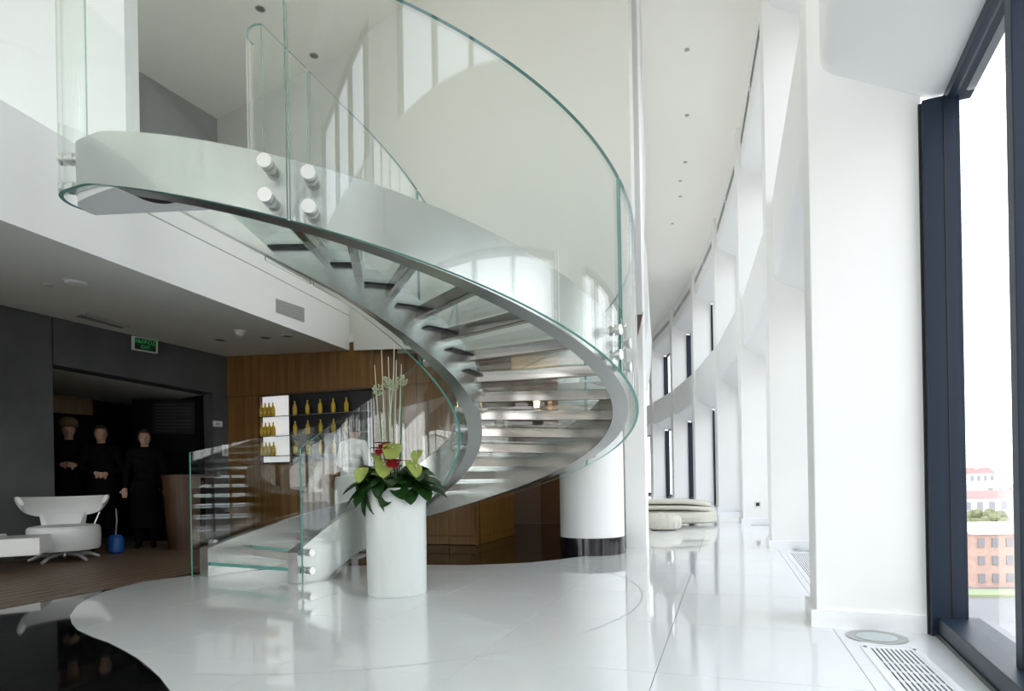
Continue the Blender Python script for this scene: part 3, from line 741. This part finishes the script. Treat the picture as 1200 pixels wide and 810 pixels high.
# mezzanine guard glass along the white edge
gr_ = thing('mezzanine_guard', 'clear glass guard along the white mezzanine edge beside the stair landing', 'railing', V((0, 0, 0)))
for Da, Db in ((-3, 1.4), (1.41, 3.78), (3.79, 4.47)):
    q0, z0 = fas(Da); q1, z1 = fas(Db)
    MB().box(V((q0.x-.03, q0.y, z0+.661)), V((q1.x-q0.x, q1.y-q0.y, z1-z0)), V((-.02, 0, 0)), ZX*1.0).obj('glass_panel', [GLASS], gr_)

# ================================================================== planter
pc = V((-.955, 4.93, 0))
pl = thing('planter', 'tall white glazed cylinder planter with lime anthuriums and pale sticks', 'planter', pc)
MB().lathe([(.222, 0), (.232, .012), (.238, .4), (.24, .84), (.236, .85), (.215, .85), (.212, .78), (0, .78)], n=48, cap=False).obj('pot', POT, pl, True)
MB().lathe([(.213, .775), (.213, .79), (0, .8)], n=30, cap=False).obj('soil', SOIL, pl)
def leafmesh(name, L, W, m, heart=False, droop=.25):
    mb = MB(); n = 9; rows = []
    for i in range(n+1):
        f = i/n
        wd = W*(max(0, math.sin(PI*min(1, .06+f*.94)))**.6)*(1.05-.25*f) if not heart else W*math.sqrt(max(0, 1-(2*f-1)**2))*(1.15-.5*f)
        z = -droop*L*f*f; rows.append([V((f*L, -wd, z+.25*wd)), V((f*L, -wd*.5, z+.06*wd)), V((f*L, 0, z)), V((f*L, wd*.5, z+.06*wd)), V((f*L, wd, z+.25*wd))])
    vs = [q for r in rows for q in r]; fs = [(i*5+k, i*5+k+1, i*5+5+k+1, i*5+5+k) for i in range(n) for k in range(4)]
    mb.add(vs, fs); me = mb.mesh(name, m, True, fix=False); return me
LM = [leafmesh('leaf', .22, .08, LEAF, droop=.2), leafmesh('leaf', .2, .09, LEAF, droop=.45), leafmesh('leaf', .17, .065, LEAF2, droop=.12)]
FM = leafmesh('flower', .13, .06, LIME, True, .2); FR = leafmesh('flower', .09, .04, RED, True, .2)
def place(me, name, p, yaw, pitch, roll=0, sc=1):
    M = Matrix.Translation(p) @ Matrix.Rotation(yaw, 4, 'Z') @ Matrix.Rotation(pitch, 4, 'Y') @ Matrix.Rotation(roll, 4, 'X') @ Matrix.Scale(sc, 4)
    return link(name, me, pl, M)
for i in range(84):
    a = random.uniform(0, 2*PI); r = random.uniform(.06, .19)
    lev = random.random()
    place(LM[i % 3], 'leaf', V((r*math.cos(a), r*math.sin(a), .86+.14*lev)), a+random.uniform(-.5, .5), random.uniform(-.4, .5) if lev > .3 else random.uniform(.1, .8), random.uniform(-.5, .5), random.uniform(.75, 1.1))
for yw, ptc, px_, pz_ in ((-.25, .2, .2, .86), (-.1, .05, .18, .89), (PI+.2, .6, -.19, .88), (PI-.3, 1.0, -.14, .86), (-1.9, .95, -.1, .88), (-1.5, 1.0, .02, .88), (-2.3, .7, -.16, .9), (-1.2, .6, .1, .9), (-.8, .5, .16, .9), (-2.7, .3, -.17, .92), (-1.7, .4, -.05, .93), (-.5, .15, .18, .93)):
    place(LM[0], 'leaf', V((px_, -.1, pz_)), yw, ptc, 0, 1.15)
# lime anthurium spathes facing the room
for x, y, D, s_, r_ in ((452, 551, 4.75, 1.1, .2), (425, 557, 4.72, 1.0, -.3), (462, 531, 4.8, 1.25, .1), (489, 552, 4.74, .9, .5), (489, 535, 4.8, .85, -.4), (484, 546, 4.76, .8, .2), (444, 538, 4.78, .8, .9)):
    p = at(x, y, D)-pc; yaw = -PI/2+r_
    place(FM, 'flower', p+V((-.06*s_*math.cos(yaw), -.02, .06*s_)), yaw, .8, 0, s_*1.08)
    MB().tube([p+V((0, -.02, .01)), p+V((0, -.05, .045))], .008, 6).obj('spadix', ALLI, pl)
    MB().tube([p+V((0, .02, 0)), V((p.x*.5, p.y*.5, .8))], .005, 5).obj('stem', LEAF2, pl)
for x, y, D in ((450, 521, 4.78), (459, 541, 4.66), (446, 527, 4.76), (464, 542, 4.66)):
    p = at(x, y, D)-pc
    for q in range(3): place(FR, 'flower', p, -PI/2+(q-1)*1.1, -.3+.7*(q % 2), 0, 1)
for x0_, y0_, x1_, y1_ in ((449, 545, 439, 428), (453, 545, 447, 410), (458, 545, 455, 418), (461, 545, 462, 402), (463, 545, 464.5, 422), (467, 545, 470.5, 427), (455, 545, 461, 440)):
    a, b = at(x0_, y0_, 4.9)-pc, at(x1_, y1_, 4.9+random.uniform(-.05, .05))-pc
    MB().tube([V((a.x*.8, a.y, .79)), a.lerp(b, .5)+V((random.uniform(-.01, .01), 0, 0)), b], [.006, .0055, .003], 6).obj('stick', STICK, pl)
for x, y in ((443, 457), (452, 448), (471, 446), (460, 452)):
    c = at(x, y, 4.88)-pc
    st = MB().tube([V((c.x*.35, c.y, .8)), V((c.x*.8, c.y, (c.z+.8)/2)), c], .005, 6).obj('flower_stalk', LEAF2, pl)
    m = MB()
    for q in range(46):
        th_, ph_ = random.uniform(0, 2*PI), math.acos(random.uniform(-1, 1)); d = V((math.sin(ph_)*math.cos(th_), math.sin(ph_)*math.sin(th_), math.cos(ph_)))
        m.tube([c, c+d*.04], .0012, 3); m.ball(c+d*.042, .0075, n=5)
    m.obj('flower_head', ALLI, pl)

# ================================================================== lounge chair
chc = at(75, 600, 7.5); chc.z = .004
ch = thing('lounge_chair', 'white leather swivel lounge chair with drum seat and winged curved back', 'chair', chc, math.radians(37))
# seat drum
MB().lathe([(.3, .13), (.355, .14), (.37, .17), (.375, .3), (.37, .4), (.35, .425), (.3, .435), (0, .44)], n=48, cap=False).obj('seat', LEATH, ch, True)
MB().lathe([(.0, .13), (.3, .13)], n=40, cap=False).obj('seat_base', BLACKM, ch)
m = MB(); rr = []
for i in range(25):                                   # winged back: wraps behind the seat, its tips flaring
    f = i/24*2-1; a = PI/2+f*1.75
    R = .37+.05*(1-abs(f))
    h = .27*(1-.6*abs(f)**2.5); zc = .785-h/2+.012*abs(f)
    th_ = .045*(1-.45*abs(f)**2)
    ring = []
    for j in range(10):
        b = 2*PI*j/10
        q = V((math.cos(a), math.sin(a), 0))
        hh = h/2*math.sin(b); tilt = .42*(hh+.12)
        ring.append(q*(R+th_*math.cos(b)+tilt)+ZX*(zc+hh))
    rr.append(ring)
m.loft(rr); m.obj('backrest', LEATH, ch, True)
m = MB(); rr = []
for i in range(9):
    f = i/8*2-1; a = PI/2+f*.65
    q = V((math.cos(a), math.sin(a), 0)); rr.append([q*.27+ZX*.42, q*.37+ZX*.42, q*.41+ZX*.58, q*.35+ZX*.58])
m.loft(rr); m.obj('back_support', LEATH, ch, True)
for sgn in (1,):
    MB().tube([(sgn*.3, -.02, .43), (sgn*.36, .02, .58)], .008, 8).obj('strut', CHROME, ch)
for i in range(5):
    a = 2*PI*i/5+.3; d = V((math.cos(a), math.sin(a), 0))
    lg = MB().tube([d*.03+ZX*.1, d*.26+ZX*.07, d*.37+ZX*.018], [.024, .022, .018], 8).obj('leg', mat('polished_aluminium', (.8, .8, .8), .35, metal=.5) if 'polished_aluminium' not in MATS else MATS['polished_aluminium'], ch, True)
MB().lathe([(.04, .06), (.04, .13)], n=16).obj('pivot', CHROME, ch, True)
# ================================================================== coffee table
tb = thing('coffee_table', 'low white slab coffee table in front of the lounge chair', 'table', V((-5.93, 6.3, .004)), math.radians(28))
MB().box((-.9, -.33, .19), (1.8, 0, 0), (0, .62, 0), (0, 0, .185)).obj('top', TABLEW, tb, bevel=.012)
MB().box((-.5, -.2, 0), (.78, 0, 0), (0, .4, 0), (0, 0, .19)).obj('leg', TABLEW, tb, bevel=.008)
for i, (x, y, r, lb) in enumerate(((-5.72, 6.62, .2, 'open pale magazine lying on the coffee table'), (-6.0, 6.5, -.3, 'closed dark-edged brochure on the coffee table'))):
    o = MB().cbox((0, 0, .006), .3, .22, .012).obj('magazine', PLAST if i == 0 else GRILL); o.location = (x, y, .38); o.rotation_euler = (0, 0, r); tag(o, lb, 'magazine')
    if i == 0: MB().cbox((.08, 0, .018), .14, .21, .01).obj('page', PLAST, o)

# ================================================================== wall controls by the dark wall corner
p = wpx(254.5, 497)-wn*.0
o = MB().box(p+ZX*-.045-wdir*-.07, wdir*-.14, -wn*.03, ZX*.09).obj('thermostat', PLAST); tag(o, 'small white thermostat on the dark wall near the wood panels', 'thermostat')
MB().box(p+ZX*-.02-wdir*-.04-wn*.0295, wdir*-.06, -wn*.002, ZX*.035).obj('display', GRILL, o)
p = wpx(263.5, 528); o = MB().box(p+ZX*-.09-wdir*-.045, wdir*-.09, -wn*.02, ZX*.18).obj('wall_switch', PLAST); tag(o, 'white upright wall switch below the thermostat', 'switch')
MB().box(p+ZX*-.055-wdir*-.02-wn*.0195, wdir*-.04, -wn*.002, ZX*.11).obj('rocker', GRILL, o)

# ================================================================== people
def capsule(mb, a, b, ra, rb, n=12):
    a, b = V(a), V(b); d = b-a; L = d.length
    if L < 1e-5: return mb.ball(a, ra, n=n)
    pts, rr = [], []
    for i in range(5):
        t = PI/2*(1-i/4); pts.append(a-d/L*ra*math.sin(t)); rr.append(max(1e-4, ra*math.cos(t)))
    for i in range(5):
        t = PI/2*i/4; pts.append(b+d/L*rb*math.sin(t)); rr.append(max(1e-4, rb*math.cos(t)))
    return mb.tube(pts, rr, n)
def hand(mb, wrist, direction, side, curl=.5, toward=V((0, -1, 0))):
    d = V(direction).normalized(); w_ = V(wrist); s = d.cross(toward).normalized(); nrm = s.cross(d).normalized()
    palm = w_+d*.05
    capsule(mb, w_, palm+s*.02, .024, .02); capsule(mb, w_+d*.01, palm-s*.02, .022, .018); capsule(mb, palm+s*.028+d*.03, palm-s*.026+d*.026, .014, .014)
    for i, (o, L) in enumerate(((-.03, .06), (-.011, .075), (.009, .07), (.028, .055))):
        b = palm+s*o+d*.03; k1 = b+d*L*.5+nrm*(.012*curl); k2 = k1+(d*(1-.7*curl)+nrm*.9*curl).normalized()*L*.5
        capsule(mb, b, k1, .0095, .009, 8); capsule(mb, k1, k2, .009, .0075, 8)
    t1 = w_+d*.025-s*.03*side; t2 = t1+(d*.6-s*side*.6+nrm*.3).normalized()*.04; t3 = t2+(d*.9+nrm*.4).normalized()*.028
    capsule(mb, t1, t2, .013, .011, 8); capsule(mb, t2, t3, .011, .009, 8)
def person(label, loc, rz, H, top, hands, coat_len, coat=COAT, trousers=COAT, hair=HAIRM, hat=None, lean=0., headturn=0.):
    k = H/1.72; mb = MB()
    root = thing('person', label, 'person', loc, rz); root.scale = (k, k, k)
    ly = -lean
    hipz, shz_ = .92, 1.41
    # trunk
    for z, rx, ry, y in ((.9, .165, .115, 0), (1.02, .15, .105, ly*.25), (1.15, .155, .108, ly*.5), (1.27, .17, .115, ly*.75), (1.37, .165, .1, ly)):
        mb.ball((0, y, z), rx, ry, .11, n=16)
    capsule(mb, (-.13, ly, 1.4), (.13, ly, 1.4), .062, .062)
    capsule(mb, (0, ly, 1.42), (0, ly*1.1-.01, 1.52), .055, .05)
    rt = Matrix.Rotation(headturn, 3, 'Z')
    hc = V((0, ly*1.2-.015, 1.61))
    mb.ball(hc, .076, .094, .112, n=18); mb.ball(hc+rt @ V((0, -.022, -.05)), .058, .066, .062, n=14)
    mb.ball(hc+rt @ V((0, -.1, -.022)), .013, .018, .026, n=8); mb.ball(hc+rt @ V((0, -.088, .012)), .05, .012, .012, n=8)
    mb.ball(hc+rt @ V((0, -.085, -.065)), .026, .01, .01, n=8)
    for sgn in (1, -1): mb.ball(hc+rt @ V((sgn*.077, .005, -.01)), .012, .022, .034, n=8)
    for sgn in (1, -1):
        hipp = V((sgn*.085, 0, .9)); kn = V((sgn*.09, -.01, .5)); an = V((sgn*.09, .02, .09))
        capsule(mb, hipp, kn, .088, .06); capsule(mb, kn, an, .062, .043); capsule(mb, an+V((0, .02, -.045)), an+V((sgn*.015, -.15, -.055)), .04, .032)
        sh = V((sgn*.175, ly, 1.395)); el, wr = hands[0 if sgn < 0 else 1]
        el, wr = V(el), V(wr); capsule(mb, sh, el, .058, .046); capsule(mb, el, wr, .046, .032)
        hand(mb, wr, (wr-el), sgn)
    if coat_len:
        mb.lathe([(.17, .98), (.185, .9), (.195, coat_len)], (0, 0, 0), 24)
    me = mb.mesh('body', [coat, SKIN, trousers], fix=False)
    tmp = bpy.data.objects.new('body', me); COL.objects.link(tmp)
    rm = tmp.modifiers.new('r', 'REMESH'); rm.mode = 'VOXEL'; rm.voxel_size = .0105; rm.use_smooth_shade = True
    sm = tmp.modifiers.new('s', 'SMOOTH'); sm.factor = .5; sm.iterations = 2
    bpy.context.view_layer.update()
    m2 = bpy.data.meshes.new_from_object(tmp.evaluated_get(bpy.context.evaluated_depsgraph_get())); bpy.data.objects.remove(tmp)
    m2.materials.clear()
    for q in (coat, SKIN, trousers): m2.materials.append(q)
    wr_ = [V(h[1]) for h in hands]; el_ = [V(h[0]) for h in hands]
    idx = []
    for p in m2.polygons:
        c = p.center; mi = 0
        if c.z > 1.475: mi = 1
        elif c.z < min(.9, coat_len or .9) and True: mi = 2
        for w_, e_ in zip(wr_, el_):
            d = (w_-e_).normalized()
            ax = (c-w_).dot(d)
            if .0 < ax < .2 and ((c-w_)-d*ax).length < .075: mi = 1
        idx.append(mi)
    m2.polygons.foreach_set('material_index', idx); m2.polygons.foreach_set('use_smooth', [True]*len(idx))
    body = link('body', m2, root)
    # hair cap
    hb_ = MB(); hb_.ball(hc+rt @ V((0, .008, .018)), .091, .106, .11, n=22)
    hm = hb_.mesh('hair', hair, True); bm = bmesh.new(); bm.from_mesh(hm)
    rem = [v for v in bm.verts if (rt.inverted() @ (v.co-hc)).y < -.05 and v.co.z < hc.z+.055 or v.co.z < hc.z-.07]
    bmesh.ops.delete(bm, geom=rem, context='VERTS'); bm.to_mesh(hm); bm.free(); link('hair', hm, root)
    for sgn in (1, -1): MB().ball(hc+rt @ V((sgn*.03, -.089, .004)), .009, .006, .006, n=8).obj('eye', BLACKM, root)
    if hat:
        h_ = MB(); h_.ball(hc+V((0, .005, .1)), .11, .118, .075, n=18); h_.ball(hc+V((0, .01, .06)), .112, .118, .045, n=18); h_.obj('hat', hat, root, True)
    return root
def ppos(x, D): q = at(x, 600, D); return V((q.x, q.y, .004))
clasp = [((-.24, -.03, 1.13), (-.06, -.2, 1.06)), ((.24, -.03, 1.13), (.06, -.21, 1.05))]
clasp2 = [((-.25, .0, 1.12), (-.07, -.2, 1.14)), ((.25, .0, 1.12), (.07, -.21, 1.13))]
sides = [((-.24, .02, 1.12), (-.25, -.06, .87)), ((.24, .02, 1.12), (.25, -.06, .87))]
face = lambda x: math.atan((x-600)/720.)
person('person in a fur hat and black coat with clasped hands in the dark opening', ppos(82, 8.75), .6, 1.83, None, clasp2, .5, hat=FUR)
person('dark-haired person in a black coat holding hands together before the waist', ppos(120, 8.75), .55, 1.76, None, clasp, .55, headturn=.2)
person('person in black with arms hanging at the sides near the notice board', ppos(171, 8.9), .5, 1.7, None, sides, .3)
chef_h = [((-.25, -.08, 1.15), (-.16, -.3, 1.05)), ((.25, -.08, 1.15), (.15, -.3, 1.06))]
person('person in a white jacket working behind the stair balustrade', ppos(410, 7.9), math.radians(150), 1.7, None, chef_h, .55, coat=CHEF, trousers=CHEF, lean=.08)
# blue bag on the floor and curved wooden desk
bb = thing('blue_bag', 'small blue bag standing on the deck with a thin upright handle', 'bag', ppos(135, 8.2))
MB().lathe([(.06, 0), (.095, .03), (.1, .16), (.085, .22), (.06, .25), (0, .25)], n=14, cap=False).obj('bag', BLUE, bb, True); MB().tube([(0, 0, .24), (.02, 0, .45), (.01, 0, .6)], .008, 6).obj('handle', GRILL, bb)
dk = thing('curved_desk', 'curved brown wooden desk front beside the glass stair entrance', 'desk', ppos(225, 8.75))
m = MB(); rr = []
for i in range(13):
    a = PI*.95+i/12*PI*.8; q = V((math.cos(a), math.sin(a), 0)); rr.append([q*.3+ZX*0, q*.27+ZX*0, q*.34+ZX*1.0, q*.37+ZX*1.0])
m.loft(rr); m.obj('front_panel', woodmat('dark_brown_wood', (.05, .022, .008), (.09, .04, .014), .5), dk, True); MB().lathe([(.38, 1.0), (.38, 1.04)], n=32).obj('desk_top', MATS['dark_brown_wood'], dk, True)

# ================================================================== corridor lounge
ln = thing('lounge_bench', 'low beige curved lounge bench with stacked cushions in the corridor', 'bench', V((2.95, 11.4, 0)), math.radians(-12))
for z0, z1, L, nm, ins in ((0.03, .28, 1.5, 'base', .0), (.285, .38, 1.45, 'cushion', .02), (.385, .48, 1.3, 'cushion', .05)):
    m = MB(); rr = []
    for i in range(13):
        f = i/12*2-1; wd = .42*math.sqrt(max(.03, 1-abs(f)**3.5))-ins; x = f*L/2; sag = -.1*max(0, f)**2 if nm != 'base' else 0
        ring = []
        for j in range(12):
            b = 2*PI*j/12; ring.append(V((x, wd*math.copysign(abs(math.cos(b))**.6, math.cos(b)), (z0+z1)/2+sag*.6+(z1-z0)/2*math.copysign(abs(math.sin(b))**.6, math.sin(b)))))
        rr.append(ring)
    m.loft(rr); m.obj(nm, BEIGE, ln, True)
pf = thing('pouf', 'round ribbed cream pouf in front of the lounge bench', 'pouf', V((2.5, 10.35, 0)))
MB().lathe([(.2, .01), (.27, .04), (.295, .12), (.29, .2), (.25, .255), (.15, .28), (0, .285)], n=40, cap=False).obj('cushion', BEIGE, pf, True)
m = MB()
for i in range(16):
    a = 2*PI*i/16; m.tube([(.285*math.cos(a), .285*math.sin(a), .05), (.298*math.cos(a), .298*math.sin(a), .14), (.26*math.cos(a), .26*math.sin(a), .25), (.08*math.cos(a), .08*math.sin(a), .288)], .008, 5)
m.obj('piping', BEIGE, pf)

# ================================================================== floor lights and grilles by the window
def disc(p, lab):
    t_ = thing('floor_light', lab, 'floor light', p)
    MB().lathe([(.15, 0), (.15, .004), (.105, .006), (.1, .003)], n=44, cap=False).obj('ring', STEEL, t_, True)
    MB().lathe([(.102, .001), (.1, .004), (0, .0045)], n=40, cap=False).obj('lens', mat('frosted_lens', (.55, .62, .6), .1) if 'frosted_lens' not in MATS else MATS['frosted_lens'], t_, True)
disc(fl(1027, 747), 'round steel floor light with glass lens beside the broad column base')
disc(fl(945, 645), 'round floor light at the foot of the second facade column')
disc(fl(890, 615.5), 'distant round floor light at the foot of the socket column')
def grille(p, d, n_, L, lab):
    t_ = thing('floor_grille', lab, 'floor grille', p, math.atan2(d.y, d.x))
    W = .235
    MB().box((0, 0, 0), (L, 0, 0), (0, -W, 0), (0, 0, .0012)).obj('tray', DSLOT, t_)
    for y_ in (0, -W-.0): MB().box((-.03, y_-.014, 0), (L+.06, 0, 0), (0, .028, 0), (0, 0, .005)).obj('frame', WHITE2, t_)
    for x_ in (-.03, L): MB().box((x_, -W, 0), (.03, 0, 0), (0, W, 0), (0, 0, .005)).obj('frame', WHITE2, t_)
    sl_ = MB().box((0, -.0065, .001), (L, 0, 0), (0, .0125, 0), (0, 0, .003)).mesh('slat', WHITE2); cb = MB().box((0, -W, .0012), (.012, 0, 0), (0, W, 0), (0, 0, .0032)).mesh('crossbar', WHITE2)
    for i in range(1, 11): link('slat', sl_, t_, Matrix.Translation((0, -W*i/11, 0)))
    for i in range(1, int(L/.14)): link('crossbar', cb, t_, Matrix.Translation((i*.14, 0, 0)))
g1 = UV(3.56, .655); grille(UV(1.2, .655), UX, VX, 2.36, 'white slotted floor grille running beside the near dark window')
c2, c1 = cols[2], cols[1]; d2 = (c2-c1).normalized(); n2 = V((d2.y, -d2.x, 0))
grille(c2-d2*2.9+n2*.14, d2, n2, 2.45, 'white slotted floor grille between the broad column and the second column')

# ================================================================== outside
def far_at(x, D, z): a, b = ray(x, 560); return V((a*D, D, z))
gd = MB().cbox((150, 330, -40.2), 2400, 1600, .4).obj('city_ground', FARG); gd['kind'] = 'structure'; gd['label'] = 'pale hazy city ground far below the window'
ZG = -11.
pz = MB().box(V((20, 16, ZG-.5)), V((60, 0, 0)), V((0, 62, 0)), ZX*.5).obj('plaza', ASPH); tag(pz, 'grey plaza below the window outside', 'plaza')
gs = MB().box(V((40, 58.0, ZG)), V((25, -3, 0)), V((0, 3., 0)), ZX*.25).obj('grass_strip', GRASS); tag(gs, 'pale green grass strip at the plaza edge', 'grass')
def building(name, lab, c, wx, wy, h, z0, body, roof, rows, colsn, rz=0., gable=0., tower=None):
    t_ = thing(name, lab, 'building', V((c.x, c.y, z0)), rz)
    MB().cbox((0, 0, h/2), wx, wy, h).obj('wall', body, t_)
    if gable: MB().loft([[V((-wx/2-.3, -wy/2-.3, h)), V((-wx/2-.3, wy/2+.3, h)), V((-wx/2-.3, 0, h+gable))], [V((wx/2+.3, -wy/2-.3, h)), V((wx/2+.3, wy/2+.3, h)), V((wx/2+.3, 0, h+gable))]]).obj('roof', roof, t_)
    else: MB().cbox((0, 0, h+.25), wx+.6, wy+.6, .5).obj('roof', roof, t_)
    ww, wh = wx/colsn*.45, h/rows*.5
    wm = MB().box((0, 0, 0), (ww, 0, 0), (0, -.12, 0), (0, 0, wh)).mesh('window', WINB)
    for i in range(colsn):
        for j in range(rows): link('window', wm, t_, Matrix.Translation((-wx/2+(i+.28)*wx/colsn, -wy/2, (j+.28)*h/rows)))
    if tower:
        MB().lathe([(tower*.25, h), (tower*.25, h+tower), (tower*.32, h+tower), (tower*.2, h+tower*1.3), (tower*.05, h+tower*1.9), (0, h+tower*2.1)], n=12, cap=False).obj('spire', body, t_)
    return t_
building('brick_building', 'pinkish brick building with pale windows beyond the plaza', far_at(1158, 66, 0), 8.6, 7, 5.4, ZG, BRICK, PALEB, 3, 6, gable=1.0)
building('pale_building', 'long white building behind the brick one', far_at(1150, 180, 0), 34, 12, 9, -16, PALEB, REDROOF, 2, 10, gable=2)
building('pale_building', 'white apartment block on the far right of the skyline', far_at(1180, 240, 0), 26, 12, 15, -20, PALEB, PALEB, 4, 7)
building('church', 'distant pale church with a spire on the skyline', far_at(1143, 420, 0), 18, 12, 7, -8, PALEB, REDROOF, 1, 4, gable=4, tower=8)
building('red_building', 'small red-roofed building below the skyline church', far_at(1131, 300, 0), 16, 10, 6, -15, PALEB, REDROOF, 2, 5, gable=3)
for i, (x, y, w_, h, z0) in enumerate(((-20, -60, 16, 9, -11), (-2, -64, 15, 8, -11), (15, -58, 14, 10, -11), (32, -50, 14, 8.5, -11), (46, -36, 14, 9.5, -11), (-40, -52, 18, 10, -11), (-56, -36, 16, 9, -11), (-70, -12, 18, 10, -11))):
    b_ = building('city_block', 'beige city block with dark windows outside behind the viewpoint', V((x, y, 0)), w_, 12, h, z0, mat('beige_stucco', (.5, .4, .27), .8, var=.2, vscale=.4) if 'beige_stucco' not in MATS else MATS['beige_stucco'], REDROOF if i % 2 else PALEB, 3, 6, rz=math.atan2(y, x)-PI/2+PI, gable=2)
    b_['group'] = 'city blocks behind the viewpoint'
def tree(lab, c, r, z0):
    t_ = thing('tree', lab, 'tree', V((c.x, c.y, z0)), 0, 'trees outside')
    MB().tube([(0, 0, 0), (0, 0, r)], r*.12, 8).obj('trunk', HAIRM, t_)
    m = MB()
    for i in range(22):
        q = V((random.gauss(0, .45), random.gauss(0, .45), random.uniform(.6, 1.9)))*r; m.ball(q, r*random.uniform(.3, .5), n=8)
    m.obj('crown', TREEM, t_, True)
for i, (x, D, r) in enumerate(((1126, 92, 2.0), (1140, 104, 2.0), (1152, 120, 2.2), (1170, 112, 2.2), (1130, 215, 3.2), (1145, 260, 3.2), (1168, 150, 2.8))):
    tree('olive green tree behind the brick building' if i < 4 else 'olive green tree among the distant white buildings', far_at(x, D, 0), r, -11.5 if i < 4 else -16)
print('tiles', tiles)
